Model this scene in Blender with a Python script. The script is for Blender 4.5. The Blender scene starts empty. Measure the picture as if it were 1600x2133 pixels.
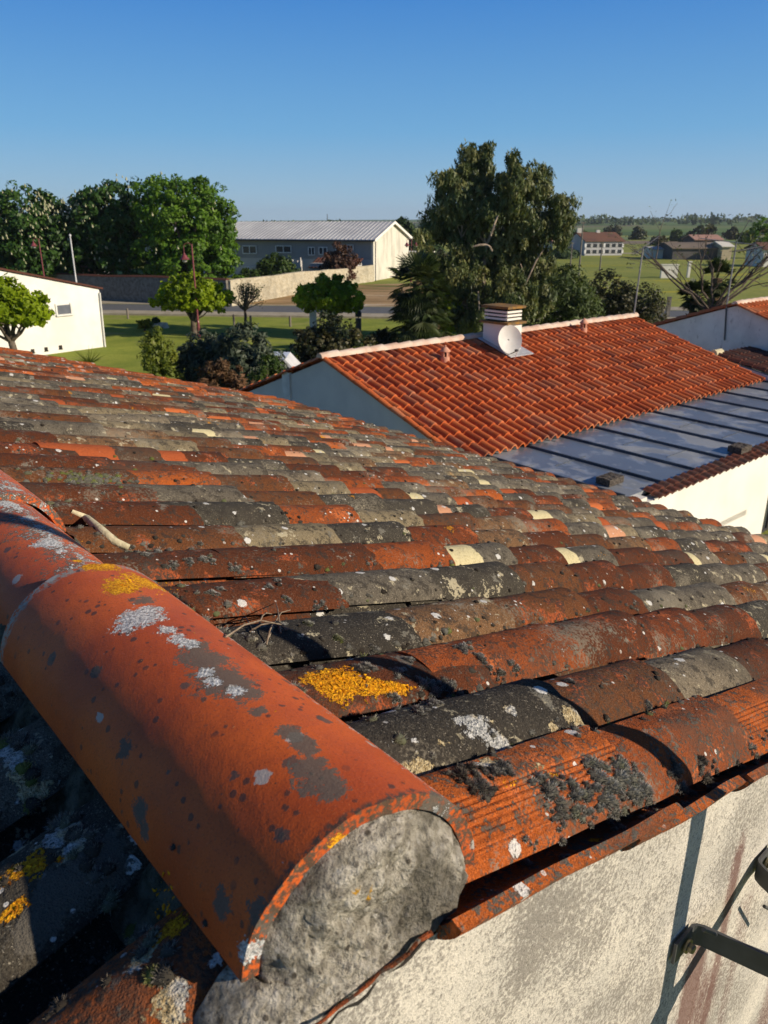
import bpy, math, random
import numpy as np
from mathutils import Vector, noise as mn
from mathutils.bvhtree import BVHTree

random.seed(7); rng = np.random.default_rng(7)
SC = bpy.context.scene; COL = SC.collection
R = math.radians
# ------------------------------------------------------------------ camera
CAMZ = 6.0
PITCH = math.atan(600/1600)
cd = bpy.data.cameras.new('camera'); cam = bpy.data.objects.new('camera', cd); COL.objects.link(cam)
cam.location = (0, 0, CAMZ); cam.rotation_euler = (math.pi/2-PITCH, 0, 0)
cd.sensor_fit = 'VERTICAL'; cd.sensor_height = 36; cd.sensor_width = 27; cd.lens = 27.0
cd.clip_start = 0.02; cd.clip_end = 20000
cd.dof.use_dof = True; cd.dof.focus_distance = 1.55; cd.dof.aperture_fstop = 11.0
SC.camera = cam
# ------------------------------------------------------------------ sky, sun, exposure
SUN_AZ, SUN_EL = 109.0, 23.0
w = bpy.data.worlds.new('World'); SC.world = w; w.use_nodes = True
nt = w.node_tree; bg = nt.nodes['Background']
sky = nt.nodes.new('ShaderNodeTexSky'); sky.sky_type = 'NISHITA'; sky.sun_disc = False
sky.sun_elevation = R(SUN_EL); sky.sun_rotation = R(SUN_AZ); sky.altitude = 0
sky.air_density = 1.0; sky.dust_density = 0.15; sky.ozone_density = 3.0
# clear spring-evening sky: the Nishita sky pulled towards blue-grey at the horizon and deep blue above
tcw = nt.nodes.new('ShaderNodeTexCoord'); sxw = nt.nodes.new('ShaderNodeSeparateXYZ'); nt.links.new(tcw.outputs['Generated'], sxw.inputs[0])
rw = nt.nodes.new('ShaderNodeValToRGB'); nt.links.new(sxw.outputs[2], rw.inputs[0])
for i_, (p_, c_) in enumerate([(0.0, (.26, .42, .56)), (.03, (.225, .40, .565)), (.10, (.110, .325, .585)), (.23, (.034, .195, .535)), (.45, (.014, .070, .25)), (1.0, (.006, .026, .10))]):
    e_ = rw.color_ramp.elements[i_] if i_ < 2 else rw.color_ramp.elements.new(p_)
    e_.position = p_; e_.color = (*c_, 1)
mw_ = nt.nodes.new('ShaderNodeMix'); mw_.data_type = 'RGBA'; mw_.inputs[0].default_value = .86
sc_ = nt.nodes.new('ShaderNodeVectorMath'); sc_.operation = 'SCALE'; sc_.inputs[3].default_value = 1/0.085; nt.links.new(rw.outputs[0], sc_.inputs[0])
nt.links.new(sky.outputs[0], mw_.inputs[6]); nt.links.new(sc_.outputs[0], mw_.inputs[7])
nt.links.new(mw_.outputs[2], bg.inputs[0]); bg.inputs[1].default_value = 0.085
sl = bpy.data.lights.new('sun', 'SUN'); sl.energy = 5.0; sl.angle = R(0.5); sl.color = (1, .87, .70)
so = bpy.data.objects.new('sun', sl); COL.objects.link(so)
sd = Vector((math.sin(R(SUN_AZ))*math.cos(R(SUN_EL)), math.cos(R(SUN_AZ))*math.cos(R(SUN_EL)), math.sin(R(SUN_EL))))
so.rotation_euler = sd.to_track_quat('Z', 'Y').to_euler(); so.location = (20, -20, 40)
SC.view_settings.view_transform = 'Standard'; SC.view_settings.look = 'None'
SC.view_settings.exposure = 0.30; SC.view_settings.gamma = 1.0

# ------------------------------------------------------------------ helpers
ct, st = math.cos(PITCH), math.sin(PITCH)
def ray(u, v):
    a = (u-800)/1600; b = (1066.5-v)/1600
    return np.array([a, ct+b*st, -st+b*ct])
ORG = np.array([0, 0, CAMZ])
def gnd(u, v, z=0.0):
    r = ray(u, v); return ORG + r*((z-CAMZ)/r[2])
def at(u, v, y):
    r = ray(u, v); return ORG + r*(y/r[1])
WL = {}
def tag(o, label=None, cat=None, group=None, kind=None):
    if label: o['label'] = label
    if cat: o['category'] = cat
    if group: o['group'] = group
    if kind: o['kind'] = kind
    return o
def empty(name, loc, label, cat, group=None):
    o = bpy.data.objects.new(name, None); COL.objects.link(o); o.location = tuple(map(float, loc))
    o.empty_display_size = .2
    WL[o.name] = np.array(loc, float); return tag(o, label, cat, group)
def mesh(name, V, F, mat, parent=None, smooth=False, attrs=None, loc=None):
    V = np.asarray(V, float).reshape(-1, 3)
    if parent is not None: L = WL[parent.name]
    elif loc is not None: L = np.array(loc, float)
    else: L = np.array([V[:, 0].mean(), V[:, 1].mean(), V[:, 2].min()])
    me = bpy.data.meshes.new(name)
    if isinstance(F, np.ndarray):
        n, k = F.shape
        me.vertices.add(len(V)); me.vertices.foreach_set('co', (V-L).ravel())
        me.loops.add(n*k); me.loops.foreach_set('vertex_index', F.ravel().astype(np.int32))
        me.polygons.add(n); me.polygons.foreach_set('loop_start', np.arange(0, n*k, k, dtype=np.int32))
        me.polygons.foreach_set('loop_total', np.full(n, k, dtype=np.int32))
        me.update(calc_edges=True); me.validate()
    else:
        me.from_pydata([tuple(p) for p in (V-L)], [], F); me.validate()
    if attrs:
        for k, a in attrs.items():
            ca = me.color_attributes.new(k, 'FLOAT_COLOR', 'POINT')
            A = np.ones((len(V), 4)); a = np.asarray(a, float).reshape(len(V), -1); A[:, :a.shape[1]] = a
            ca.data.foreach_set('color', A.ravel())
    if smooth:
        me.polygons.foreach_set('use_smooth', [True]*len(me.polygons)); me.set_sharp_from_angle(angle=R(48))
    if mat: me.materials.append(mat)
    o = bpy.data.objects.new(name, me); COL.objects.link(o)
    if parent is not None: o.parent = parent; WL[o.name] = L
    else: o.location = tuple(L); WL[o.name] = L
    return o
class MB:
    def __init__(s): s.V = []; s.F = []; s.A = {}
    def n(s): return len(s.V)
    def add(s, V, F, **a):
        b = len(s.V); s.V += [tuple(map(float, p)) for p in V]; s.F += [tuple(i+b for i in f) for f in F]
        for k, v in a.items():
            L = s.A.setdefault(k, []); L += [(0, 0, 0, 1)]*(b-len(L))
            L += (list(v) if isinstance(v, list) else [v]*len(V))
    def box(s, c, sx, sy, sz, ax=(1, 0), **a):     # ax: horizontal unit vector of x axis; c = centre
        ux = np.array([ax[0], ax[1], 0.]); uy = np.array([-ax[1], ax[0], 0.]); uz = np.array([0, 0, 1.])
        c = np.array(c, float)
        P = [c+ux*sx/2*i+uy*sy/2*j+uz*sz/2*k for k in (-1, 1) for i, j in ((-1, -1), (1, -1), (1, 1), (-1, 1))]
        s.add(P, [(3, 2, 1, 0), (4, 5, 6, 7), (0, 1, 5, 4), (1, 2, 6, 5), (2, 3, 7, 6), (3, 0, 4, 7)], **a)
    def obox(s, c, X, Y, Z, **a):                   # half-extent vectors
        c, X, Y, Z = (np.array(q, float) for q in (c, X, Y, Z))
        P = [c+X*i+Y*j+Z*k for k in (-1, 1) for i, j in ((-1, -1), (1, -1), (1, 1), (-1, 1))]
        s.add(P, [(3, 2, 1, 0), (4, 5, 6, 7), (0, 1, 5, 4), (1, 2, 6, 5), (2, 3, 7, 6), (3, 0, 4, 7)], **a)
    def tube(s, pts, rad, n=8, cap=True, **a):
        pts = [np.array(p, float) for p in pts]; rad = rad if hasattr(rad, '__len__') else [rad]*len(pts)
        V = []; F = []
        up = np.array([0.13, 0.21, 1.0])
        for i, p in enumerate(pts):
            d = pts[min(i+1, len(pts)-1)]-pts[max(i-1, 0)]; d = d/(np.linalg.norm(d)+1e-9)
            x = np.cross(d, up)
            if np.linalg.norm(x) < .05: x = np.cross(d, np.array([1., 0, 0]))
            x /= np.linalg.norm(x); y = np.cross(d, x)
            for k in range(n):
                t = 2*math.pi*k/n; V.append(p+(x*math.cos(t)+y*math.sin(t))*rad[i])
        for i in range(len(pts)-1):
            for k in range(n):
                F.append((i*n+k, i*n+(k+1) % n, (i+1)*n+(k+1) % n, (i+1)*n+k))
        if cap: F.append(tuple(range(n-1, -1, -1))); F.append(tuple((len(pts)-1)*n+k for k in range(n)))
        s.add(V, F, **a)
    def lathe(s, c, prof, n=16, **a):               # prof: (r, z)
        V = [(c[0]+r*math.cos(2*math.pi*k/n), c[1]+r*math.sin(2*math.pi*k/n), c[2]+z) for r, z in prof for k in range(n)]
        F = [(i*n+k, i*n+(k+1) % n, (i+1)*n+(k+1) % n, (i+1)*n+k) for i in range(len(prof)-1) for k in range(n)]
        F += [tuple(range(n-1, -1, -1)), tuple((len(prof)-1)*n+k for k in range(n))]
        s.add(V, F, **a)
    def build(s, name, mat, parent=None, smooth=False, loc=None):
        at_ = {}
        for k, L in s.A.items(): at_[k] = L+[(0, 0, 0, 1)]*(len(s.V)-len(L))
        return mesh(name, s.V, s.F, mat, parent, smooth, at_ or None, loc)

# ------------------------------------------------------------------ material DSL
class NB:
    def __init__(s, name, rough=.9, spec=.2):
        s.m = bpy.data.materials.new(name); s.m.use_nodes = True; s.t = s.m.node_tree
        s.b = s.t.nodes['Principled BSDF']; s.b.inputs['Roughness'].default_value = rough
        s.b.inputs['Specular IOR Level'].default_value = spec
        tc = s.t.nodes.new('ShaderNodeTexCoord'); s.obj = tc.outputs['Object']
    def N(s, typ, **p):
        n = s.t.nodes.new(typ)
        for k, v in p.items(): setattr(n, k, v)
        return n
    def L(s, a, b): s.t.links.new(a, b)
    def I(s, inp, v):
        if isinstance(v, bpy.types.NodeSocket): s.L(v, inp)
        elif v is not None:
            if inp.type == 'RGBA' and len(v) == 3: v = (*v, 1)
            inp.default_value = v
    def noise(s, scale, detail=4, rough=.55, vec=None, out='Fac', dist=0.0):
        n = s.N('ShaderNodeTexNoise'); s.L(vec or s.obj, n.inputs['Vector'])
        n.inputs['Scale'].default_value = scale; n.inputs['Detail'].default_value = detail
        n.inputs['Roughness'].default_value = rough; n.inputs['Distortion'].default_value = dist
        return n.outputs[out]
    def voro(s, scale, vec=None, out='Distance', feature='F1', rnd=1.0):
        n = s.N('ShaderNodeTexVoronoi', feature=feature); s.L(vec or s.obj, n.inputs['Vector'])
        n.inputs['Scale'].default_value = scale; n.inputs['Randomness'].default_value = rnd
        return n.outputs[out] if out else n
    def mth(s, op, a, b=None, c=None, clamp=False):
        n = s.N('ShaderNodeMath', operation=op, use_clamp=clamp); s.I(n.inputs[0], a)
        if b is not None: s.I(n.inputs[1], b)
        if c is not None: s.I(n.inputs[2], c)
        return n.outputs[0]
    def vec(s, op, a, b):
        n = s.N('ShaderNodeVectorMath', operation=op); s.I(n.inputs[0], a); s.I(n.inputs[1], b); return n.outputs[0]
    def scalev(s, a, v):
        n = s.N('ShaderNodeVectorMath', operation='MULTIPLY'); s.I(n.inputs[0], a); n.inputs[1].default_value = v; return n.outputs[0]
    def step(s, x, lo, hi):
        n = s.N('ShaderNodeMapRange'); n.clamp = True; n.interpolation_type = 'SMOOTHSTEP'
        s.I(n.inputs[0], x); s.I(n.inputs[1], lo); s.I(n.inputs[2], hi)
        n.inputs[3].default_value = 0; n.inputs[4].default_value = 1; return n.outputs[0]
    def mix(s, f, a, b, mode='MIX'):
        n = s.N('ShaderNodeMix', data_type='RGBA', blend_type=mode); s.I(n.inputs[0], f)
        s.I(n.inputs[6], a); s.I(n.inputs[7], b); return n.outputs[2]
    def ramp(s, f, stops, mode='LINEAR'):
        n = s.N('ShaderNodeValToRGB'); r = n.color_ramp; r.interpolation = mode
        while len(r.elements) > 1: r.elements.remove(r.elements[-1])
        for i, (p, c) in enumerate(stops):
            e = r.elements[0] if i == 0 else r.elements.new(p)
            e.position = p; e.color = (*c, 1) if len(c) == 3 else c
        s.I(n.inputs[0], f); return n.outputs[0]
    def attr(s, name):
        n = s.N('ShaderNodeAttribute', attribute_name=name); return n.outputs['Color'], n.outputs['Vector']
    def sep(s, c):
        n = s.N('ShaderNodeSeparateXYZ'); s.L(c, n.inputs[0]); return n.outputs
    def color(s, c): s.I(s.b.inputs['Base Color'], c)
    def bump(s, h, strength=.5, dist=.01, normal=None):
        n = s.N('ShaderNodeBump'); n.inputs['Strength'].default_value = strength; n.inputs['Distance'].default_value = dist
        s.L(h, n.inputs['Height'])
        if normal is not None: s.L(normal, n.inputs['Normal'])
        s.L(n.outputs[0], s.b.inputs['Normal']); return n.outputs[0]
def simple(name, c1, c2=None, scale=8, rough=.85, bump=0, bd=.01, metal=0, spec=.2, detail=5):
    k = NB(name, rough, spec); k.b.inputs['Metallic'].default_value = metal
    n = k.noise(scale, detail)
    c2 = c2 or tuple(x*.7 for x in c1)
    k.color(k.mix(k.step(n, .3, .7), c1, c2))
    if bump: k.bump(k.noise(scale*4, 4), bump, bd)
    return k.m
def leafmat(name, cols, trans=.35, rough=.55, varscale=.5):
    k = NB(name, rough, .3)
    c, v = k.attr('lv'); sx = k.sep(v)
    base = k.ramp(sx[0], [(i/(len(cols)-1), q) for i, q in enumerate(cols)])
    big = k.noise(varscale, 2)
    base = k.mix(k.step(big, .35, .65), k.mix(1, base, (.62, .66, .6), 'MULTIPLY'), base)
    k.color(base)
    tr = k.N('ShaderNodeBsdfTranslucent'); k.L(k.mix(1, base, (1.25, 1.25, .6), 'MULTIPLY'), tr.inputs[0])
    ms = k.N('ShaderNodeMixShader'); ms.inputs[0].default_value = trans
    out = k.t.nodes['Material Output']
    k.L(k.b.outputs[0], ms.inputs[1]); k.L(tr.outputs[0], ms.inputs[2]); k.L(ms.outputs[0], out.inputs[0])
    return k.m

# ------------------------------------------------------------------ weathered canal tile material
def tile_material(name, hero=False):
    k = NB(name, .92, .15)
    _, tv = k.attr('tv'); r_, g_, b_ = k.sep(tv)
    _, tc = k.attr('tc'); t_, a_, in_ = k.sep(tc)
    off = k.N('ShaderNodeCombineXYZ'); k.L(k.mth('MULTIPLY', g_, 37.0), off.inputs[0]); k.L(k.mth('MULTIPLY', g_, 19.0), off.inputs[1]); k.L(k.mth('MULTIPLY', g_, 7.0), off.inputs[2])
    vec = k.vec('ADD', k.obj, off.outputs[0])
    n1 = k.noise(9, 5, .6, vec); n2 = k.noise(38, 6, .62, vec); n3 = k.noise(170, 4, .6, vec); n4 = k.noise(520, 2, .5, vec)
    typ = k.ramp(r_, [(0, (.140, .044, .017)), (.14, (.180, .070, .026)), (.30, (.215, .058, .019)), (.45, (.37, .092, .022)), (.56, (.52, .130, .025)),
                      (.64, (.170, .152, .115)), (.74, (.26, .222, .155)), (.83, (.080, .073, .056)), (.88, (.30, .25, .15)), (.93, (.24, .135, .065)), (.97, (.055, .050, .040))], 'CONSTANT')
    clean = k.ramp(r_, [(0, (.40, .095, .030)), (.30, (.50, .125, .035)), (.45, (.58, .155, .045)), (.64, (.66, .58, .33)), (.83, (.60, .30, .17)), (.97, (.5, .2, .1))], 'CONSTANT')
    isred = k.mth('LESS_THAN', r_, .64)
    # brown dusting over red tiles, clean clay showing through in blotches
    c = k.mix(k.step(n3, .35, .7), k.mix(1, typ, (.62, .60, .60), 'MULTIPLY'), k.mix(1, typ, (1.35, 1.3, 1.25), 'MULTIPLY'))
    blot = k.mth('MULTIPLY', k.step(k.mth('ADD', n1, k.mth('MULTIPLY', n2, .6)), .86, .93), isred)
    c = k.mix(k.mth('MULTIPLY', blot, .8), c, clean)
    # black and grey crusts
    gr = k.step(k.mth('ADD', k.mth('MULTIPLY', n4, .5), k.mth('MULTIPLY', n3, .6)), .51, .62)
    c = k.mix(k.mth('MULTIPLY', gr, .72), c, k.mix(1, c, (.30, .28, .27), 'MULTIPLY'))
    lt = k.step(k.noise(330, 3, .6, k.vec('ADD', vec, (1, 9, 4))), .60, .72)
    c = k.mix(k.mth('MULTIPLY', lt, k.mix(isred, (.55, .55, .55), (.16, .16, .16))), c, (.62, .55, .42))
    dk = k.step(k.mth('ADD', k.mth('MULTIPLY', n2, .7), k.mth('MULTIPLY', n3, .45)), .580, .655)
    c = k.mix(k.mth('MULTIPLY', dk, .75), c, (.035, .030, .024))
    n5 = k.noise(16, 5, .65, k.vec('ADD', vec, (3.3, 1.7, 9.1)))
    gcr = k.step(k.mth('ADD', n5, k.mth('MULTIPLY', n3, .25)), .745, .79)
    c = k.mix(k.mth('MULTIPLY', gcr, .7), c, k.mix(n4, (.10, .095, .08), (.30, .28, .22)))
    cr = k.mth('MULTIPLY', k.step(k.mth('ADD', k.noise(22, 5, .6, k.vec('ADD', vec, (7, 2, 1))), k.mth('MULTIPLY', n3, .3)), .76, .80), k.mth('SUBTRACT', 1, isred))
    c = k.mix(k.mth('MULTIPLY', cr, .75), c, (.50, .44, .29))
    G1 = k.noise(2.4, 6, .65); G2 = k.noise(3.1, 6, .65, k.vec('ADD', k.obj, (8, 3, 5)))
    c = k.mix(k.mth('MULTIPLY', k.step(k.mth('ADD', G1, k.mth('MULTIPLY', k.mth('SUBTRACT', n3, .5), .35)), .50, .64), .62), c, k.mix(n4, (.030, .026, .020), (.085, .072, .055)))
    c = k.mix(k.mth('MULTIPLY', k.step(k.mth('ADD', G2, k.mth('MULTIPLY', k.mth('SUBTRACT', n3, .5), .45)), .56, .66), .45), c, k.mix(n4, (.16, .13, .09), (.40, .36, .27)))
    # clean band under where the tile above used to lie
    edge = k.mth('SUBTRACT', k.mth('MULTIPLY', b_, 1), k.mth('ADD', t_, k.mth('MULTIPLY', k.mth('SUBTRACT', n2, .5), .10)))
    band = k.step(edge, 0, .012)
    c = k.mix(k.mth('MULTIPLY', band, .93), c, k.mix(k.step(n3, .45, .75), clean, k.mix(1, clean, (.72, .68, .62), 'MULTIPLY')))
    # soot along the lower lip
    # white round lichens
    vo = k.voro(26, vec, None); vd = vo.outputs['Distance']; vc = k.sep(vo.outputs['Color'])
    rad = k.mth('MULTIPLY', k.step(vc[0], .72, 1.0), .30)
    sp = k.mth('MULTIPLY', k.step(k.mth('SUBTRACT', rad, k.mth('ADD', vd, k.mth('MULTIPLY', k.mth('SUBTRACT', n3, .5), .35))), -.01, .03), k.mth('SUBTRACT', 1, k.mth('MULTIPLY', isred, k.mth('GREATER_THAN', vc[1], .35))))
    c = k.mix(k.mth('MULTIPLY', sp, .9), c, k.mix(n4, (.42, .42, .39), (.82, .80, .74)))
    vo2 = k.voro(75, vec, None); vc2 = k.sep(vo2.outputs['Color'])
    sp2 = k.mth('MULTIPLY', k.step(k.mth('SUBTRACT', k.mth('MULTIPLY', k.step(vc2[0], .86, 1.0), .33), vo2.outputs['Distance']), -.01, .05), k.step(n1, .42, .55))
    c = k.mix(k.mth('MULTIPLY', sp2, .85), c, (.68, .66, .60))
    wx = k.sep(k.obj); wm = k.step(wx[0], 1.2, -1.0)
    vo5 = k.voro(19, vec, None); vc5 = k.sep(vo5.outputs['Color'])
    sp5 = k.mth('MULTIPLY', k.step(k.mth('SUBTRACT', k.mth('MULTIPLY', k.step(vc5[0], .45, 1.0), .42), k.mth('ADD', vo5.outputs['Distance'], k.mth('MULTIPLY', k.mth('SUBTRACT', n3, .5), .5))), -.01, .03), wm)
    c = k.mix(k.mth('MULTIPLY', sp5, .85), c, k.mix(n4, (.40, .38, .32), (.78, .75, .66)))
    # orange-yellow lichen
    ye = k.step(k.mth('ADD', k.noise(7, 3, .5, k.vec('ADD', vec, (11, 5, 3))), k.mth('MULTIPLY', n3, .35)), .915, .94)
    c = k.mix(ye, c, k.mix(n4, (.48, .16, .01), (.80, .38, .02)))
    hgt = k.mth('ADD', k.mth('MULTIPLY', n3, .6), k.mth('MULTIPLY', n2, 1.0))
    hgt = k.mth('ADD', hgt, k.mth('MULTIPLY', k.mth('ADD', sp, ye), .35))
    if hero:
        _, sv = k.attr('sp'); y_, w_, d_ = k.sep(sv)
        nn = k.mth('ADD', k.mth('MULTIPLY', k.mth('SUBTRACT', n2, .5), .9), k.mth('MULTIPLY', k.mth('SUBTRACT', n3, .5), .9))
        md = k.step(k.mth('ADD', d_, nn), .42, .52); c = k.mix(k.mth('MULTIPLY', md, .9), c, k.mix(n4, (.045, .040, .032), (.15, .135, .11)))
        mw = k.step(k.mth('ADD', w_, nn), .42, .50); c = k.mix(k.mth('MULTIPLY', mw, .93), c, k.mix(k.step(k.noise(14, 3), .45, .55), k.mix(k.step(k.noise(260, 3, .7), .35, .65), (.26, .27, .26), (.74, .73, .68)), k.mix(k.step(k.noise(200, 3, .7), .35, .65), (.34, .25, .12), (.72, .60, .36))))
        my = k.step(k.mth('ADD', y_, nn), .42, .50); c = k.mix(my, c, k.mix(k.step(k.noise(240, 3, .7), .35, .65), (.38, .12, .008), (.85, .42, .015)))
        hgt = k.mth('ADD', hgt, k.mth('MULTIPLY', k.mth('ADD', k.mth('MULTIPLY', my, k.noise(240, 3)), k.mth('MULTIPLY', mw, k.noise(260, 3))), 2.2))
    k.color(c)
    hgt = k.mth('ADD', hgt, k.mth('MULTIPLY', n4, .35)); k.bump(hgt, .95, .0055)
    return k.m

def ridge_material():
    k = NB('ridge_clay', .60, .22)
    _, sv = k.attr('sp'); y_, w_, d_ = k.sep(sv)
    _, tc = k.attr('tc'); t_, a_, in_ = k.sep(tc)
    vec = k.obj
    n1 = k.noise(7, 4, .55, vec); n2 = k.noise(34, 6, .6, vec); n3 = k.noise(150, 4, .6, vec); n4 = k.noise(430, 3, .6, vec)
    c = k.mix(k.step(n1, .3, .7), (.42, .074, .017), (.58, .115, .020))
    c = k.mix(k.mth('MULTIPLY', k.step(n2, .45, .75), .35), c, (.36, .075, .024))
    c = k.mix(k.mth('MULTIPLY', k.step(n3, .60, .72), .35), c, (.22, .06, .03))
    edge = k.step(k.mth('ADD', t_, k.mth('MULTIPLY', k.mth('SUBTRACT', n2, .5), .035)), .016, .004); c = k.mix(k.mth('MULTIPLY', edge, k.step(n3, .40, .55)), c, (.09, .06, .04))
    c = k.mix(k.mth('MULTIPLY', k.step(n4, .54, .66), .55), c, (.22, .045, .018)); c = k.mix(k.mth('MULTIPLY', k.step(k.noise(520, 2, .5), .62, .72), .35), c, (.66, .22, .08))
    streak = k.step(k.noise(5, 5, .7, k.scalev(k.obj, (1, 1, 4))), .55, .75); c = k.mix(k.mth('MULTIPLY', streak, .35), c, (.20, .055, .03))
    e2_ = k.step(k.mth('ADD', t_, k.mth('MULTIPLY', k.mth('SUBTRACT', n2, .5), .05)), .968, .985); c = k.mix(k.mth('MULTIPLY', e2_, k.step(n3, .42, .52)), c, k.mix(n4, (.12, .10, .075), (.42, .40, .35)))
    # black pinhead lichens
    vo = k.voro(95, vec, None); vc = k.sep(vo.outputs['Color'])
    rr = k.mth('MULTIPLY', k.step(vc[0], .70, 1.0), .42)
    clus = k.step(k.noise(10, 3, .6, k.vec('ADD', vec, (5, 5, 5))), .33, .52)
    spk = k.mth('MULTIPLY', k.step(k.mth('SUBTRACT', rr, k.mth('ADD', vo.outputs['Distance'], k.mth('MULTIPLY', k.mth('SUBTRACT', n4, .5), .5))), -.02, .05), clus)
    c = k.mix(k.mth('MULTIPLY', spk, .8), c, (.06, .045, .035))
    vo3 = k.voro(38, vec, None); vc3 = k.sep(vo3.outputs['Color'])
    spg = k.step(k.mth('SUBTRACT', k.mth('MULTIPLY', k.step(vc3[0], .80, 1.0), .36), k.mth('ADD', vo3.outputs['Distance'], k.mth('MULTIPLY', k.mth('SUBTRACT', n3, .5), .6))), -.01, .04)
    c = k.mix(k.mth('MULTIPLY', spg, .85), c, k.mix(k.mth('GREATER_THAN', vc3[1], .55), (.085, .072, .058), (.40, .39, .35)))
    nn = k.mth('ADD', k.mth('MULTIPLY', k.mth('SUBTRACT', n2, .5), 1.1), k.mth('ADD', k.mth('MULTIPLY', k.mth('SUBTRACT', n3, .5), 1.1), k.mth('MULTIPLY', k.mth('SUBTRACT', n4, .5), .9)))
    md = k.step(k.mth('ADD', d_, nn), .42, .50); c = k.mix(k.mth('MULTIPLY', md, .92), c, k.mix(n4, (.055, .048, .038), (.17, .145, .115)))
    mw = k.step(k.mth('ADD', w_, nn), .42, .50); c = k.mix(k.mth('MULTIPLY', mw, .93), c, k.mix(k.step(k.noise(260, 4, .75), .38, .62), (.20, .21, .21), (.74, .74, .70)))
    my = k.step(k.mth('ADD', y_, nn), .42, .50); c = k.mix(my, c, k.mix(k.step(k.noise(230, 4, .75), .35, .65), (.36, .11, .006), (.88, .44, .012)))
    crust = k.mth('MAXIMUM', k.mth('MAXIMUM', my, mw), md)
    k.color(c)
    k.L(k.mth('ADD', .50, k.mth('MULTIPLY', crust, .42)), k.b.inputs['Roughness'])
    h = k.mth('ADD', k.mth('MULTIPLY', n3, .22), k.mth('MULTIPLY', n2, .35))
    h = k.mth('ADD', h, k.mth('MULTIPLY', k.mth('ADD', my, mw), k.mth('ADD', .5, k.mth('MULTIPLY', k.noise(240, 3, .7), 1.6))))
    h = k.mth('ADD', h, k.mth('MULTIPLY', n4, .22)); k.bump(k.mth('ADD', h, k.mth('MULTIPLY', spk, .25)), .6, .003)
    return k.m

M = {}
M['tile'] = tile_material('weathered_tile'); M['herotile'] = tile_material('lichen_tile', True); M['ridge'] = ridge_material()
k = NB('mortar', .95, .1)
n1 = k.noise(60, 6, .7); n2 = k.noise(240, 4, .7); n0 = k.noise(12, 4)
pb = k.voro(130, None, None); pc = k.sep(pb.outputs['Color'])
c = k.ramp(n1, [(.28, (.06, .055, .042)), (.40, (.26, .235, .185)), (.52, (.46, .42, .34)), (.68, (.70, .65, .55))])
c = k.mix(k.mth('MULTIPLY', k.step(pb.outputs['Distance'], .5, .25), k.step(pc[0], .40, .55)), c, k.mix(pc[1], (.10, .085, .065), (.66, .62, .54)))
c = k.mix(k.step(n2, .62, .74), c, (.55, .52, .46)); c = k.mix(k.mth('MULTIPLY', k.step(n2, .42, .30), .7), c, (.07, .062, .05))
c = k.mix(k.mth('MULTIPLY', k.step(n0, .50, .64), .70), c, (.10, .09, .07))
ye = k.step(k.mth('ADD', k.noise(17, 3, .5, k.vec('ADD', k.obj, (3, 8, 1))), k.mth('MULTIPLY', n2, .2)), .78, .80)
c = k.mix(ye, c, (.62, .34, .04)); k.color(c); k.bump(k.mth('ADD', k.mth('MULTIPLY', n1, 1.2), k.mth('ADD', k.mth('MULTIPLY', n2, .7), k.mth('MULTIPLY', pb.outputs['Distance'], -.5))), 1.0, .009); M['mortar'] = k.m
M['mossmortar'] = simple('mossy_mortar', (.035, .034, .020), (.13, .12, .085), 45, .95, .9, .01)
# old rough render of the gable wall
k = NB('old_render', .95, .1)
sv = k.scalev(k.obj, (7, 7, .9)); stn = k.noise(1.0, 5, .6, sv); stn2 = k.noise(2.3, 4, .6, k.vec('ADD', sv, (4, 4, 4)))
n1 = k.noise(150, 5, .8); n2 = k.noise(420, 3, .7); n3 = k.noise(9, 4, .6)
c = k.mix(k.step(n3, .35, .65), (.72, .67, .57), (.60, .565, .49)); gm = k.step(k.noise(3.2, 5, .7), .50, .68); c = k.mix(k.mth('MULTIPLY', gm, .30), c, (.34, .31, .27))
c = k.mix(k.mth('MULTIPLY', k.step(k.mth('ADD', n1, k.mth('MULTIPLY', k.mth('SUBTRACT', k.noise(5, 4), .5), .5)), .47, .58), .74), c, (.20, .18, .155))
c = k.mix(k.mth('MULTIPLY', k.step(n2, .54, .66), .65), c, (.07, .062, .055))
_, wv = k.attr('stain'); wr = k.sep(wv)
pst = k.step(k.mth('ADD', wr[0], k.mth('ADD', k.mth('MULTIPLY', k.mth('SUBTRACT', stn, .5), .9), k.mth('MULTIPLY', k.mth('SUBTRACT', n1, .5), .7))), .32, .70)
c = k.mix(k.mth('MULTIPLY', pst, .80), c, (.155, .070, .058))
wsp = k.voro(60, k.scalev(k.obj, (1, 1, .55)), None); wc = k.sep(wsp.outputs['Color'])
c = k.mix(k.mth('MULTIPLY', k.mth('MULTIPLY', k.mth('LESS_THAN', wsp.outputs['Distance'], .14), k.mth('GREATER_THAN', wc[0], .6)), pst), c, (.62, .55, .46))
gst = k.step(stn2, .62, .75); c = k.mix(k.mth('MULTIPLY', gst, .30), c, (.20, .18, .16))
k.color(c); k.bump(k.mth('ADD', n1, k.mth('MULTIPLY', n2, .4)), .8, .005); M['oldwall'] = k.m
k = NB('moss_hair', .9, .1)
_, mv = k.attr('mc'); a, b, c_ = k.sep(mv)
k.color(k.mix(a, k.ramp(b, [(0, (.014, .011, .008)), (.5, (.055, .050, .032)), (.75, (.06, .075, .02)), (1, (.16, .17, .02))]), k.ramp(b, [(0, (.16, .13, .10)), (.2, (.40, .38, .33)), (.5, (.62, .61, .55)), (.75, (.34, .34, .16)), (1, (.42, .40, .06))]))); M['moss'] = k.m
k = NB('gold_lichen', .9, .1)
_, mv = k.attr('mc'); a, b, c_ = k.sep(mv)
k.color(k.mix(a, (.30, .085, .004), k.mix(b, (.70, .27, .008), (.95, .52, .015)))); M['gold'] = k.m
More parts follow.
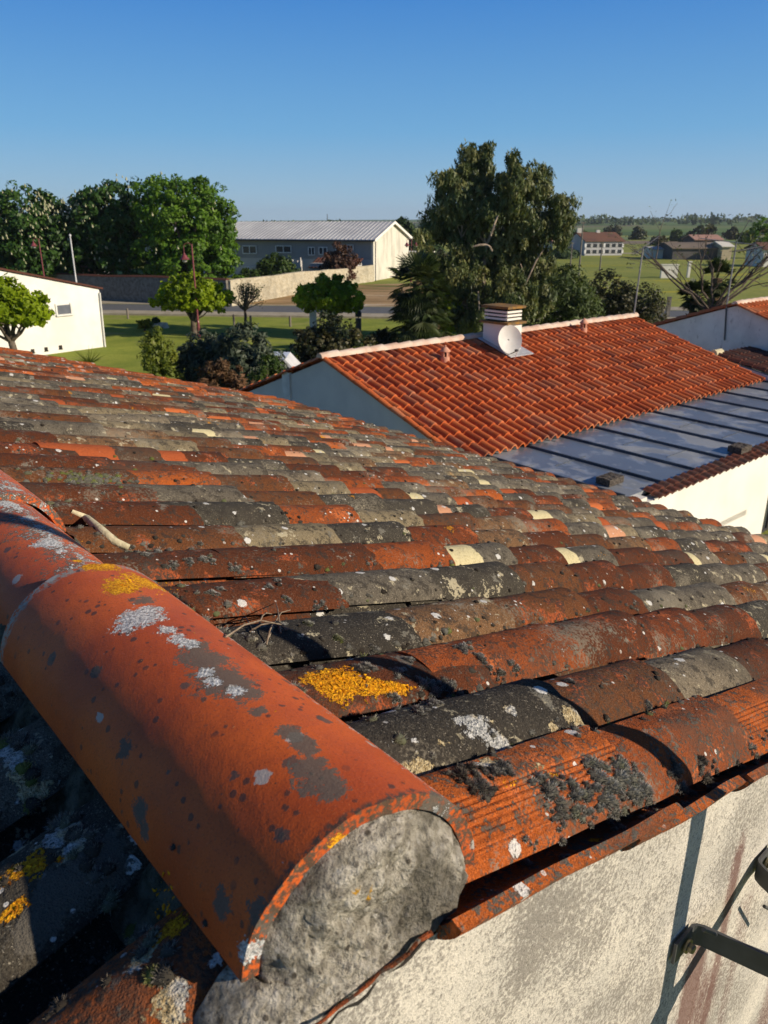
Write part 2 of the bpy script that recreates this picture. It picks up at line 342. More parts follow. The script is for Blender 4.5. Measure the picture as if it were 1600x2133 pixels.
M['dark'] = simple('dark_cavity', (.02, .018, .015), (.035, .03, .025), 40)
M['brack'] = simple('grey_painted_steel', (.075, .078, .080), (.055, .057, .058), 25, .5, .15, .001, 0, .4)
M['brackface'] = M['brack']
M['bolt'] = simple('zinc_bolt', (.28, .25, .16), (.16, .15, .11), 60, .35, 0, .01, .8)
M['twig'] = simple('dry_twig', (.16, .11, .07), (.30, .24, .17), 80)

# ------------------------------------------------------------------ OLD HOUSE (roof we look across)
AZ = R(41.3)
e1 = np.array([-math.sin(AZ), math.cos(AZ), 0]); e2 = np.array([math.cos(AZ), math.sin(AZ), 0]); ez = np.array([0, 0, 1.])
RZ = CAMZ-.62; SL = .30
R0 = np.array([-.027, .59, RZ])
def W(s, d, z): return R0+e1*s+e2*d+ez*z     # z is relative to ridge base level
house = empty('old_house', (R0[0]+e1[0]*4, R0[1]+e1[1]*4, 0), 'old low house under a lichen covered clay tile roof that fills the foreground', 'house')
def fbm(p, sc, o=4): return mn.fractal(Vector(p)*sc, 1.0, 2.0, o)

def canal(mb, s, d0, ln, rU, rL, z0, arc=150, th=.013, ns=12, nl=3, inv=False, yaw=0., side=1, tv=(0, 0, 0), lift=.016, flat=1.0, rough=.0015, roll=0., chip=.0065, a0=None, a1=None, groove=None, spots=None):
    """one half-round tile on the slope; d runs down the slope"""
    A0 = R(-arc/2 if a0 is None else a0); A1 = R(arc/2 if a1 is None else a1)
    sd_ = random.random()*100
    V = []; TC = []; base = math.cos(R(arc/2))
    nj = ns+1
    for layer in (0, 1):
        for i in range(nl+1):
            t = i/nl; r = rU+(rL-rU)*t
            for j in range(nj):
                f = j/ns; a = A0+(A1-A0)*f+roll
                rr = r-(th if layer else 0)
                if rough: rr += rough*mn.noise(Vector((sd_+t*3, f*4, sd_)))*2
                if groove and layer == 0 and groove[0] < f < groove[1]: rr -= .0028*(.5-.5*math.cos(f*groove[2]*2*math.pi))
                x = rr*math.sin(a); zz = (rr*math.cos(a)-r*base)*flat
                if inv: zz = -zz+.0
                dd = d0+t*ln
                if i == nl: dd += chip*mn.noise(Vector((f*9, sd_, 1)))*2
                x += (t-.5)*ln*yaw
                z = -SL*dd + z0 + lift*t + zz
                V.append(R0+e1*(s+x)+e2*(side*dd)+ez*z); TC.append((t, f, layer, 1))
    n0 = (nl+1)*nj; F = []
    fl = (side > 0) != inv
    def q(*f): F.append(f if fl else f[::-1])
    for i in range(nl):
        for j in range(ns):
            a = i*nj+j; q(a, a+1, a+nj+1, a+nj); b = n0+a; q(b, b+nj, b+nj+1, b+1)
    for j in range(ns):
        a = j; q(a, n0+a, n0+a+1, a+1); a = nl*nj+j; q(a, a+1, n0+a+1, n0+a)
    for i in range(nl):
        a = i*nj; q(a, a+nj, n0+a+nj, n0+a); a = i*nj+ns; q(a, n0+a, n0+a+nj, a+nj)
    kw = dict(tv=(tv[0], tv[1], tv[2], 1), tc=TC)
    mb.add(V, F, **kw)

EXP = .285; PIT = .20; LEN = 7.0; DEP = 4.55
main = MB(); hero = MB(); chan = MB()
NC = 40
# explicit looks for the nearest tiles: (column, course) -> (type, band)
look = {(0, 0): (.975, 0), (0, 1): (.15, 0), (0, 2): (.76, 0), (0, 3): (.05, 0), (1, 1): (.47, 0), (1, 2): (.02, 0), (1, 3): (.94, 0), (1, 4): (.1, 0), (2, 1): (.8, 0), (2, 2): (.16, 0), (2, 3): (.03, 0), (2, 4): (.70, 0),
        (3, 2): (.66, 0), (3, 3): (.16, 0), (3, 4): (.05, 0), (3, 5): (.5, .33), (4, 1): (.68, 0), (4, 2): (.69, 0), (4, 3): (.2, 0), (4, 4): (.32, 0), (5, 1): (.05, 0), (5, 2): (.47, 0), (5, 3): (.66, .62), (5, 4): (.18, 0), (5, 5): (.70, .45), (6, 2): (.85, 0), (6, 3): (.2, 0), (7, 2): (.1, 0), (8, 4): (.67, .5), (9, 4): (.67, .55), (10, 4): (.66, .35), (9, 6): (.67, .4), (8, 2): (.7, .0), (10, 1): (.85, .0)}
# tiles whose look is plain to see from here: (u, v, type, clean share)
SEEN = []
for u, v, ty, bd in [(910, 1165, .66, .5), (740, 1170, .48, 0), (560, 1160, .1, 0), (1060, 1172, .05, 0), (1230, 1172, .66, .28), (1380, 1175, .1, 0), (860, 1038, .67, .4), (800, 1010, .67, .12), (900, 1064, .85, .25), (760, 1052, .84, 0), (600, 1050, .2, 0), (430, 1062, .84, 0), (400, 1030, .72, 0),
                     (700, 1107, .84, 0), (600, 1112, .89, 0), (850, 1107, .32, 0), (1020, 1097, .94, 0), (730, 1217, .70, 0), (880, 1217, .84, 0), (1050, 1217, .2, 0), (880, 1275, .94, 0), (1000, 1275, .16, 0), (1050, 1335, .49, 0), (1220, 1335, .02, 0), (1390, 1335, .34, 0), (1530, 1335, .05, 0),
                     (1390, 1257, .72, 0), (1500, 1262, .84, 0), (1200, 1252, .1, 0), (1580, 1262, .16, 0), (1170, 1207, .05, 0), (1330, 1207, .1, 0), (1470, 1215, .2, .15), (1200, 1122, .2, 0), (1100, 1127, .05, 0), (1300, 1132, .94, 0), (1390, 1127, .84, 0), (1500, 1132, .1, 0), (1570, 1142, .72, 0), (540, 992, .76, 0), (680, 992, .1, 0), (470, 1002, .2, 0), (390, 1002, .58, 0), (860, 992, .68, 0), (970, 1012, .70, 0), (1080, 1007, .72, 0)]:
    r_ = ray(u, v); n_ = SL*e2+ez; kk = ((R0+ez*.065-ORG)@n_)/(r_@n_); q_ = ORG+r_*kk-R0
    SEEN.append((q_@e1, q_@e2, ty, bd))
for j in range(NC):
    s0 = .14+PIT*j+random.uniform(-.008, .008)
    if s0 > LEN: break
    d = .10+random.uniform(-.02, .04)
    i = 0; wob = random.uniform(-.01, .01)
    while d < DEP-.12:
        last = d+.36 > DEP
        near = (j < 7 and d < 1.9)
        x = random.random()
        # grey tiles come in clusters over the roof
        cl = mn.noise(Vector((j*.30, d*.9, 2.0)))
        if x < .60-cl*.55: ty = random.choice([.05, .05, .2, .2, .2, .35, .5, .6, .94]) if random.random() < .93 else .9
        else: ty = random.choice([.66, .70, .78, .85, .9, .70])
        band = random.uniform(.25, .65) if random.random() < .16 else 0
        if last: ty = random.choice([.35, .5, .6, .2, .7]); band = 0
        if s0 > 6.45: ty = random.choice([.5, .6, .6]); band = 0
        if s0 > 5.6 and random.random() < .35: ty = random.choice([.5, .6])
        if (j, i) in look and j < 3: ty, band = look[(j, i)]
        for (qs, qd, qt, qb) in SEEN:
            if abs(qs-s0) < .10 and d+.02 < qd < d+.30: ty, band = qt, qb
        first = (i == 0 and 0 < j)
        flat = 1.0; z0 = .020
        if first: flat = random.uniform(.50, .68); z0 = .014; ty = random.choice([.05, .2, .05, .98, .2]); band = 0
        if i == 1 and 0 < j < 12: flat = random.uniform(.72, .86)
        ln = .40 if not last else DEP-d+random.uniform(.0, .07)
        big = .010 if j == 0 else (.004 if j == 1 else 0)
        kw = dict(tv=(ty+random.uniform(0, .015), random.random(), (.28+.72*band) if band else 0), yaw=random.uniform(-.035, .035), flat=flat*random.uniform(.93, 1.05), lift=.016+random.uniform(-.003, .004), roll=random.uniform(-.05, .05))
        kw['ns'], kw['nl'] = (26, 16) if near else ((14, 4) if d < 3 and j < 20 else (9, 2))
        canal(hero if near else main, s0+wob+random.uniform(-.005, .005), d, ln, .070+big, .086+big, z0, **kw)
        d += EXP*random.uniform(.9, 1.08); i += 1
    # channel tile beside it, hollow side up
    d = .02
    while d < DEP:
        canal(chan, s0+PIT/2, d, .42, .082, .072, .018, inv=True, tv=(random.choice([.05, .2, .98, .98, .66]), random.random(), 0), ns=8, nl=2, lift=.0, rough=.001)
        d += .33
# verge: grooved cover strips and channel tiles with their lip over the wall
vg = MB()
for q_, (d, ln) in enumerate([(.02, .44), (.43, .40), (.80, .36), (1.1, .4), (1.45, .4), (1.8, .4), (2.15, .4), (2.5, .4), (2.85, .4), (3.2, .4), (3.55, .4), (3.9, .4), (4.25, .4), (4.6, .35)]):
    canal(vg, .030, d, ln, .092, .098, -.004, a0=-72, a1=12, ns=60 if d < 1.2 else 10, nl=14 if d < 1.2 else 3, th=.016, tv=(.585 if q_ % 3 != 1 else .50, random.random(), 0), groove=(.10, .62, 17) if q_ in (0, 2) else None, roll=.04*random.uniform(-1, 1), lift=.012, chip=.010)
lo = MB()
for q_, d in enumerate(np.arange(.035, 4.4, .34)):
    canal(lo, -.036+.004*(q_ % 2), d, .46, .078, .072, .016-.010*(q_ % 2), inv=True, arc=140, ns=22 if d < 1.2 else 10, nl=40 if d < 1.2 else 3, th=.014, tv=(.60 if q_ % 3 else .62, random.random(), 0), lift=.004, chip=.02, rough=.0022)
# left slope
left = MB(); hleft = MB()
for j in range(NC):
    s0 = .045+PIT*j; d = .13; i = 0
    while d < (2.6 if j > 6 else 2.4):
        near = j < 5 and d < .9
        ty = random.choice([.98, .7, .05, .6, .85, .66])
        if j < 4 and i < 2: ty = random.choice([.70, .84, .05, .76])
        if (j, i) == (0, 0): ty = .58
        if (j, i) == (1, 0): ty = .85
        if (j, i) in ((1, 1), (0, 1)): ty = .70
        canal(hleft if near else left, s0, d, .40, .072, .088, .018, side=-1, tv=(ty, random.random(), 0), ns=24 if near else 9, nl=12 if near else 2, yaw=random.uniform(-.03, .03), flat=.9 if i else .7)
        d += .29; i += 1
    d = .05
    while d < 2.6:
        canal(left, s0+.1, d, .42, .082, .074, .012, side=-1, inv=True, tv=(.98, random.random(), 0), ns=8, nl=2, lift=0); d += .33
canal(left, -.08, .4, .4, .09, .08, -.03, side=-1, inv=True, tv=(.6, .7, 0), ns=12, nl=6)

# ridge tiles
def ridge_geo(s0, ln, r0, r1, yaw, dc, z0, na, nl, lift, th=.016, flare=0.):
    wv = e2*math.cos(yaw)+e1*math.sin(yaw); sv = e1*math.cos(yaw)-e2*math.sin(yaw)
    V = []; TC = []
    for layer in (0, 1):
        for i in range(nl+1):
            t = i/nl; r = r0+(r1-r0)*t
            for j in range(na+1):
                a = R(-84+178*j/na)
                rr = r-(th if layer else 0)+.0010*mn.noise(Vector((t*4+s0*9, a*1.2, 3)))+.0003*mn.noise(Vector((t*22, a*8, s0)))
                ss = ln*t
                if i == 0: ss += .0035*mn.noise(Vector((a*2.2, s0, 7)))+.0009*mn.noise(Vector((a*11, s0, 9)))
                if i == nl: ss += .004*mn.noise(Vector((a*5, s0, 17)))
                P = W(s0, dc, z0)+e1*ss+wv*rr*math.sin(a)*1.0+ez*(rr*math.cos(a)+lift*t)
                V.append(P); TC.append((t, j/na, layer))
    nj = na+1; n0 = (nl+1)*nj
    V = np.array(V); F = []
    for i in range(nl):
        for j in range(na):
            a = i*nj+j; F.append((a, a+nj, a+nj+1, a+1)); b = n0+a; F.append((b, b+1, b+nj+1, b+nj))
    for j in range(na):
        a = j; F.append((a, a+1, n0+a+1, n0+a)); a = nl*nj+j; F.append((a, n0+a, n0+a+1, a+1))
    for i in range(nl):
        a = i*nj; F.append((a, n0+a, n0+a+nj, a+nj)); a = i*nj+na; F.append((a, a+nj, n0+a+nj, n0+a))
    return V, np.array(F), np.array(TC)
RT = [ridge_geo(-.045, .66, .131, .129, -.10, -.022, .008, 150, 190, .008)]
RT.append(ridge_geo(.56, .62, .109, .106, -.04, -.014, -.004, 90, 90, .010))
s = 1.12
while s < LEN-.3:
    RT.append(ridge_geo(s, .50, .126, .12, random.uniform(-.03, .03), random.uniform(-.006, .006), -.006, 30, 12, .012)); s += .44

# collision tree used to seat lichens and moss on the tiles
allV = []; allF = []
for m_ in (main, hero, chan, vg, lo, left, hleft):
    b = len(allV); allV += [Vector(p) for p in m_.V]; allF += [tuple(i+b for i in f) for f in m_.F]
for V, F, T in RT[:3]:
    b = len(allV); allV += [Vector(p) for p in V]; allF += [tuple(int(i)+b for i in f) for f in F]
BV = BVHTree.FromPolygons(allV, allF)
def cast(u, v):
    r = Vector(ray(u, v)).normalized(); h = BV.ray_cast(Vector((0, 0, CAMZ)), r, 12)
    return (h[0], h[1]) if h[0] is not None else (None, None)
def fields(V, spots):
    V = np.asarray(V, float); S = np.zeros((len(V), 3))
    for u, v, rad, kind in spots:
        p, n_ = cast(u, v)
        if p is None: continue
        dd = np.linalg.norm(V-np.array(p), axis=1)
        f = np.clip(1-dd/(rad*1.7), 0, 1); S[:, kind] = np.maximum(S[:, kind], f)
    return S
SP = [(262, 1218, .020, 0), (300, 1212, .024, 0), (342, 1222, .020, 0), (376, 1238, .012, 0), (245, 1226, .012, 0), (425, 1252, .012, 0), (445, 1266, .009, 0),
      (155, 1108, .010, 0), (188, 1128, .014, 0), (212, 1140, .012, 0), (200, 1160, .010, 0), (220, 1180, .014, 0), (190, 1178, .010, 0), (160, 1168, .006, 0),
      (292, 1284, .025, 1), (268, 1296, .020, 1), (310, 1270, .016, 1), (345, 1312, .011, 1), (372, 1328, .010, 1), (395, 1340, .011, 1), (428, 1402, .010, 1), (442, 1418, .009, 1), (485, 1328, .012, 1), (505, 1340, .010, 1), (490, 1440, .009, 1),
      (105, 1130, .022, 1), (130, 1148, .010, 1), (80, 1135, .012, 1), (20, 1050, .02, 1), (60, 1080, .015, 1),
      (405, 1345, .016, 2), (425, 1375, .024, 2), (450, 1405, .028, 2), (480, 1425, .026, 2), (515, 1445, .016, 2), (540, 1481, .008, 2), (600, 1528, .012, 2), (625, 1545, .012, 2), (640, 1562, .010, 2), (640, 1598, .016, 2), (665, 1620, .020, 2), (690, 1640, .014, 2), (670, 1585, .008, 2), (300, 1250, .016, 2), (575, 1390, .012, 2), (625, 1400, .010, 2), (150, 1090, .03, 2), (180, 1110, .03, 2), (230, 1150, .02, 2),
      (690, 1775, .018, 0), (680, 1800, .012, 0), (705, 1752, .010, 0), (632, 1868, .010, 1), (612, 1895, .010, 1), (648, 1842, .008, 1), (527, 1980, .010, 1),
      (110, 1660, .010, 2), (260, 1560, .010, 2), (300, 1730, .010, 2), (290, 1690, .012, 2), (200, 1400, .008, 2), (560, 1930, .01, 2), (530, 1900, .01, 2), (460, 1880, .012, 2), (930, 1680, .016, 2), (905, 1672, .012, 2)]
for i, (V, F, T) in enumerate(RT):
    A = {'tc': T}
    S = fields(V, [(u, v, r*(1.45 if kd == 0 and v < 1300 else 1.15), kd) for u, v, r, kd in SP]) if i < 2 else np.zeros((len(V), 3))
    # streaky lichen on the side turned from the sun of the crest
    ang = T[:, 1]; extra = np.clip(1-np.abs(ang-.80)/.13, 0, 1)*.42; S[:, 2] = np.maximum(S[:, 2], extra)
    S[:, 1] = np.maximum(S[:, 1], np.clip(1-np.abs(ang-.74)/.10, 0, 1)*.37)
    if i >= 1: S[:, 2] = np.maximum(S[:, 2], np.clip(1-np.abs(ang-.55)/.34, 0, 1)*.60); S[:, 1] = np.maximum(S[:, 1], np.clip(1-np.abs(ang-.58)/.26, 0, 1)*.44)
    if i == 1: S[:, 0] = np.maximum(S[:, 0], 0)
    A['sp'] = S
    o = mesh('ridge_tile', V, F, M['ridge'], house, True, A)
    if i == 0: o['label'] = 'large smooth orange ridge tile nearest the camera with yellow and grey lichen'
HSP = [(1000, 1510, .022, 1), (1040, 1550, .022, 1), (880, 1608, .018, 1), (1020, 1590, .016, 1), (850, 1600, .01, 1), (990, 1530, .012, 1), (1185, 1490, .016, 1), (1210, 1500, .02, 1), (930, 1540, .012, 1), (820, 1545, .010, 1), (1120, 1600, .012, 1), (1150, 1515, .008, 1), (1060, 1480, .012, 1), (960, 1500, .01, 1),
       (1060, 1635, .010, 0), (1140, 1620, .010, 0), (1570, 1480, .008, 0), (1240, 1750, .009, 0), (1080, 1770, .009, 0), (620, 1180, .012, 2), (680, 1415, .030, 0), (720, 1410, .026, 0), (760, 1428, .028, 0), (800, 1432, .024, 0), (835, 1434, .014, 0), (700, 1435, .03, 0), (650, 1418, .02, 0), (1200, 1490, .012, 2)]
hs = fields(hero.V, HSP)
hero.A['sp'] = [(a, b, c, 1) for a, b, c in hs]
vs = fields(vg.V, HSP+[(1230, 1590, .02, 2), (1130, 1625, .015, 2)]); vs[:, 2] = np.maximum(vs[:, 2], .34); vg.A['sp'] = [(a, b, c, 1) for a, b, c in vs]
ls = fields(lo.V, HSP); ls[:, 2] = np.maximum(ls[:, 2], .42); lo.A['sp'] = [(a, b, c, 1) for a, b, c in ls]
ros = empty('tmp', house.location, 'x', 'x'); bpy.data.objects.remove(ros)
roof = main.build('tile_roof', M['tile'], house, True)
hero.build('lower_tile_course', M['herotile'], roof, True)
chan.build('channel_tiles', M['tile'], roof, True)
LSP = [(95, 1700, .030, 1), (60, 1660, .020, 1), (130, 1735, .022, 1), (30, 1775, .030, 1), (90, 1640, .014, 1), (20, 1590, .018, 1), (150, 1770, .01, 1), (10, 1560, .02, 1), (40, 1610, .016, 1), (70, 1730, .03, 1), (265, 1895, .016, 1), (225, 1840, .014, 1), (165, 1925, .008, 1), (240, 1960, .010, 1), (345, 2095, .02, 1), (290, 2000, .010, 1), 
       (60, 1808, .018, 0), (20, 1825, .014, 0), (90, 1790, .012, 0), (35, 1888, .010, 0), (350, 1890, .022, 0), (340, 1850, .016, 0), (360, 1930, .014, 0), (110, 1860, .03, 2), (200, 1800, .04, 2), (60, 1950, .02, 2)]
ll = fields(hleft.V, LSP); hleft.A['sp'] = [(a, b, c, 1) for a, b, c in ll]
bs_ = left.build('back_slope_tiles', M['tile'], house, True); hleft.build('lower_tile_course', M['herotile'], bs_, True)
vg.build('verge_tiles', M['herotile'], house, False)
lo.build('verge_lip_tiles', M['herotile'], house, False)
# roof deck below the tiles, so no light leaks through
dk = MB()
for sg in (1, -1):
    DD = DEP-.05 if sg > 0 else 2.7
    P = [W(-.06, 0, -.055), W(LEN+.05, 0, -.055), W(LEN+.05, sg*DD, -.055-SL*DD), W(-.06, sg*DD, -.055-SL*DD)]
    P += [p-ez*.03 for p in P]
    F = [(0, 1, 2, 3), (7, 6, 5, 4), (0, 4, 5, 1), (1, 5, 6, 2), (2, 6, 7, 3), (3, 7, 4, 0)]
    dk.add(P, F if sg < 0 else [f[::-1] for f in F])
dk.build('roof_deck', M['dark'], house)
# gable wall: dense grid with stain field
V = []; F = []; ST = []
nx, nz = 120, 60
WS = -.080
def stain(d, z):
    f = 0
    for c0, wd, zt, st_ in [(.275, .03, -.30, .5), (.20, .03, -.55, .48), (.46, .012, -.5, .45), (.80, .03, -.33, .75), (.70, .05, -.52, .95), (.60, .02, -.58, .5), (.77, .10, -.60, .62), (.67, .035, -.44, .55), (.9, .06, -.5, .5), (1.2, .08, -.6, .6), (1.6, .06, -.7, .6), (-.4, .06, -.4, .5), (2.2, .1, -.9, .5)]:
        g = math.exp(-((d-c0)/wd)**2)*st_
        f = max(f, g*min(1, max(0, (zt-z)/.12+.2)))
    return f
for i in range(nx+1):
    d = -2.7+(DEP-.1+2.7)*i/nx
    if i: pass
ds = sorted(set(list(np.round(np.linspace(-2.7, -.6, 8), 4))+list(np.round(np.linspace(-.6, 1.6, 111), 4))+list(np.round(np.linspace(1.6, DEP-.1, 18), 4))+[0.0]))
for d in ds:
    top = -.012-SL*(max(0, d) if d > -.22 else -d-.22)
    zs = [top-.0, *[top-.02*k_ for k_ in range(1, 60)], -(RZ)]
    for z in zs:
        bulge = .004*mn.noise(Vector((d*5, z*5, 0)))
        V.append(W(WS+bulge, d, z)); ST.append((stain(d, z), 0, 0))
nzz = 61
for i in range(len(ds)-1):
    for j in range(nzz-1):
        a = i*nzz+j; F.append((a, a+1, a+nzz+1, a+nzz))
mesh('gable_wall', V, np.array(F)[:, ::-1], M['oldwall'], house, True, {'stain': ST})
wb = MB()
for (sa, da, sb_, db) in [(WS+.02, DEP-.25, LEN, DEP-.25), (WS+.02, -2.6, LEN, -2.6), (LEN, -2.6, LEN, DEP-.25)]:
    za = -.08-SL*abs(da); zb = -.08-SL*abs(db)
    if sa == sb_:
        P = [W(sa, da, -RZ), W(sb_, db, -RZ), W(sb_, db, zb), W(sa, 0, -.08), W(sa, da, za)]; wb.add(P, [(0, 1, 2, 3, 4)])
    else:
        P = [W(sa, da, -RZ), W(sb_, db, -RZ), W(sb_, db, zb), W(sa, da, za)]; wb.add(P, [(0, 1, 2, 3)])
wb.build('side_walls', M['oldwall'], house)
# mortar plug closing the ridge end
V = []; F = []
yw = -.10; wv = e2*math.cos(yw)+e1*math.sin(yw); sv = e1*math.cos(yw)-e2*math.sin(yw)
C0 = W(-.045, -.022, .008)
outline = []
for k_ in range(49):
    a = R(-88+180*k_/48); rr = .1185
    outline.append((rr*math.sin(a), rr*math.cos(a)))
# the lower edge follows the wall top, spilling to the left below the tile
low = [(.130, -.035), (.142, -.062), (.118, -.085), (.09, -.098), (.05, -.105), (.02, -.112), (-.02, -.13), (-.06, -.150), (-.10, -.165), (-.15, -.175), (-.19, -.165), (-.20, -.12), (-.16, -.06), (-.13, -.02)]
low = [(.124, -.012), (.112, -.024), (.09, -.030), (.06, -.034), (.02, -.034), (-.03, -.031), (-.08, -.028), (-.12, -.030), (-.155, -.040), (-.18, -.058), (-.185, -.04), (-.165, -.015), (-.14, .005), (-.125, .012)]
outline += low
rings = 22; n_o = len(outline)
cx, cz = -.01, .0
for q_ in range(rings+1):
    f = q_/rings
    for (x, z) in outline:
        px_, pz_ = cx+(x-cx)*f, cz+(z-cz)*f
        bul = .036*(1-f**7)-.010
        bul += .015*fbm((px_*8, pz_*8, 1), 1)+.009*fbm((px_*45, pz_*45, 3), 1)+.0025*fbm((px_*130, pz_*130, 5), 1)
        if f == 1: bul = -.03
        bul += .012*min(1, max(0, .02-pz_)/.04)
        V.append(C0+wv*px_+ez*pz_-sv*bul)
for q_ in range(rings):
    for j in range(n_o):
        a = q_*n_o+j; b = q_*n_o+(j+1) % n_o; F.append((a, b, b+n_o, a+n_o))
mesh('mortar_plug', V, np.array(F), M['mortar'], house, True)
# thin tile edge and crack where the wall meets the mortar left of the eave strip
q = MB(); q.tube([W(WS-.006+.0015*math.sin(i*2.1), .020-.19*i/12, -.006+.0015*math.sin(i*1.7)) for i in range(13)], [.0030, .0024, .002, .0026, .0018, .002, .0015, .002, .0015, .002, .0013, .0015, .001], 6); q.A = {}
te = q.build('tile_edge', M['tile'], house)
q = MB(); q.tube([W(WS-.001, .03-.26*i/24, -.017+.005*math.sin(i*1.3)-.012*(i/24)) for i in range(25)], [.0016+.0014*abs(math.sin(i*.9)) for i in range(25)], 5); q.build('crack', M['dark'], house)
# mortar bedding under both sides of the ridge tiles
V = []; F = []
nb_ = 260
for sg in (1, -1):
    b0 = len(V)
    for i in range(nb_+1):
        s_ = .015+2.6*i/nb_
        for j in range(10):
            f = j/9
            nn_ = fbm((s_*14, f*2, sg*5), 1)*.012+fbm((s_*45, f*8, sg*5), 1)*.005
            d_ = sg*(.085+.085*f+nn_*1.2)-.012
            z_ = .055-.115*f**.8+nn_-(.02 if j == 9 else 0)
            V.append(W(s_, d_, z_))
    for i in range(nb_):
        for j in range(9):
            a = b0+i*10+j; F.append((a, a+10, a+11, a+1) if sg > 0 else (a, a+1, a+11, a+10))
mesh('ridge_mortar', V, np.array(F), M['mossmortar'], house, True)

# ------------------------------------------------------------------ moss cushions, golden lichen, twigs on the roof
b_ = len(allV); allV += [Vector(p) for p in V]; allF += [tuple(int(i)+b_ for i in f) for f in F]
BV = BVHTree.FromPolygons(allV, allF)
moss = MB()
def cushion(p, n, r, spikes, tint, flat=.65):
    p = np.array(p); n = np.array(n); n = n/np.linalg.norm(n)
    if n[2] < 0: n = -n
    n = n*.5+ez*.6; n /= np.linalg.norm(n)
    x = np.cross(n, (1, .3, .2)); x /= np.linalg.norm(x); y = np.cross(n, x)
    V = []; F = []; MC = []
    na, nr = 9, 4
    for i in range(nr+1):
        ph = math.pi/2*i/nr
        for k_ in range(na):
            th = 2*math.pi*k_/na; q_ = r*(1+.16*math.sin(k_*2.3+p[0]*90))
            V.append(p+(x*math.cos(th)+y*math.sin(th))*q_*math.cos(ph)+n*(r*flat*math.sin(ph)-r*.12)); MC.append((.03+.14*i/nr, tint, 0, 1))
    for i in range(nr):
        for k_ in range(na): F.append((i*na+k_, i*na+(k_+1) % na, (i+1)*na+(k_+1) % na, (i+1)*na+k_))
    moss.add(V, F, mc=MC)
    if spikes:
        V = []; F = []; MC = []
        for q_ in range(spikes):
            th = random.uniform(0, 2*math.pi); ph = math.asin(random.uniform(.0, 1))
            dr = (x*math.cos(th)+y*math.sin(th))*math.cos(ph)+n*math.sin(ph)*1.1
            b = p+(x*math.cos(th)+y*math.sin(th))*r*.9*math.cos(ph)+n*(r*flat*.9*math.sin(ph)-r*.1)
            tg = np.cross(dr, (random.random(), random.random(), random.random())); tg /= np.linalg.norm(tg)+1e-6
            L_ = r*random.uniform(.22, .5)+.0018; wd = .00032+r*.022
            V += [b-tg*wd, b+tg*wd, b+dr*L_+np.array([random.uniform(-1, 1) for _ in range(3)])*r*.08]; m_ = len(V)
            F.append((m_-3, m_-2, m_-1)); MC += [(.15, tint, 0, 1), (.15, tint, 0, 1), (1, tint, 0, 1)]
        moss.add(V, F, mc=MC)
# (u, v, radius m, tint)
for u, v, r, tnt in [(962, 1350, .014, .4), (1075, 1392, .012, .4), (880, 1425, .014, .5), (905, 1440, .016, .45), (935, 1432, .015, .4), (955, 1445, .012, .35), (900, 1465, .012, .35), (830, 1400, .012, .4), (850, 1375, .010, .4), (1000, 1372, .012, .35), (1040, 1400, .012, .3), (1020, 1392, .010, .3),
                     (760, 1390, .016, .25), (745, 1395, .012, .2), (870, 1480, .012, .3), (825, 1455, .010, .4),
                     (1050, 1600, .013, .2), (1030, 1610, .012, .2), (960, 1615, .014, .05), (980, 1600, .012, .05), (1005, 1640, .016, .15),
                     (1145, 1648, .020, .35), (1195, 1655, .018, .45), (1220, 1660, .014, .3), (1245, 1620, .020, .45), (1270, 1640, .020, .42), (1290, 1625, .022, .45), (1260, 1665, .016, .4), (1310, 1650, .018, .45), (1340, 1645, .020, .42), (1300, 1605, .016, .5), (1330, 1620, .014, .4), (1280, 1690, .014, .45), (1225, 1690, .010, .4), (1160, 1697, .013, .3), (1350, 1670, .014, .4), (1265, 1715, .012, .5), (1300, 1700, .014, .4), (1405, 1610, .016, .1), (1420, 1640, .015, .2), (1470, 1620, .018, .1), (1500, 1610, .02, .05), (1540, 1600, .016, .3), (1570, 1590, .014, .4), (1590, 1578, .016, .35), (1380, 1670, .015, .4), (1440, 1655, .014, .35), (1490, 1640, .014, .3),
                     (1095, 1800, .010, .5), (1170, 1750, .008, .5), (1350, 1480, .012, .3), (1185, 1420, .010, .3), (490, 1185, .012, .4), (560, 1222, .009, .4), (580, 1210, .008, .4), (440, 1235, .010, .45), (460, 1228, .008, .4), (600, 1250, .009, .4), (660, 1265, .009, .4), (670, 1258, .009, .45), (360, 1178, .011, .4), (395, 1172, .011, .4), (420, 1165, .010, .45), (440, 1168, .010, .45), (300, 1155, .010, .4), (330, 1150, .009, .45), (275, 1140, .009, .3), (585, 1305, .012, .5), (640, 1300, .010, .6), (700, 1330, .010, .7), (780, 1355, .012, .4)]:
    p, n_ = cast(u, v)
    if p is None: continue
    cushion(p, n_, r*.62, int(150+r*5000), tnt, .5)
    for q_ in range(int(3+r*350)):
        a_ = random.uniform(0, 6.28); h_ = BV.ray_cast(p+Vector((math.cos(a_)*r*random.uniform(.5, 1.25), math.sin(a_)*r*random.uniform(.5, 1.25), .05)), Vector((0, 0, -1)))
        if h_[0] is not None: cushion(h_[0], h_[1], r*random.uniform(.18, .48), int(50+r*2600), min(1, max(0, tnt+random.uniform(-.2, .15))), random.uniform(.4, .7))
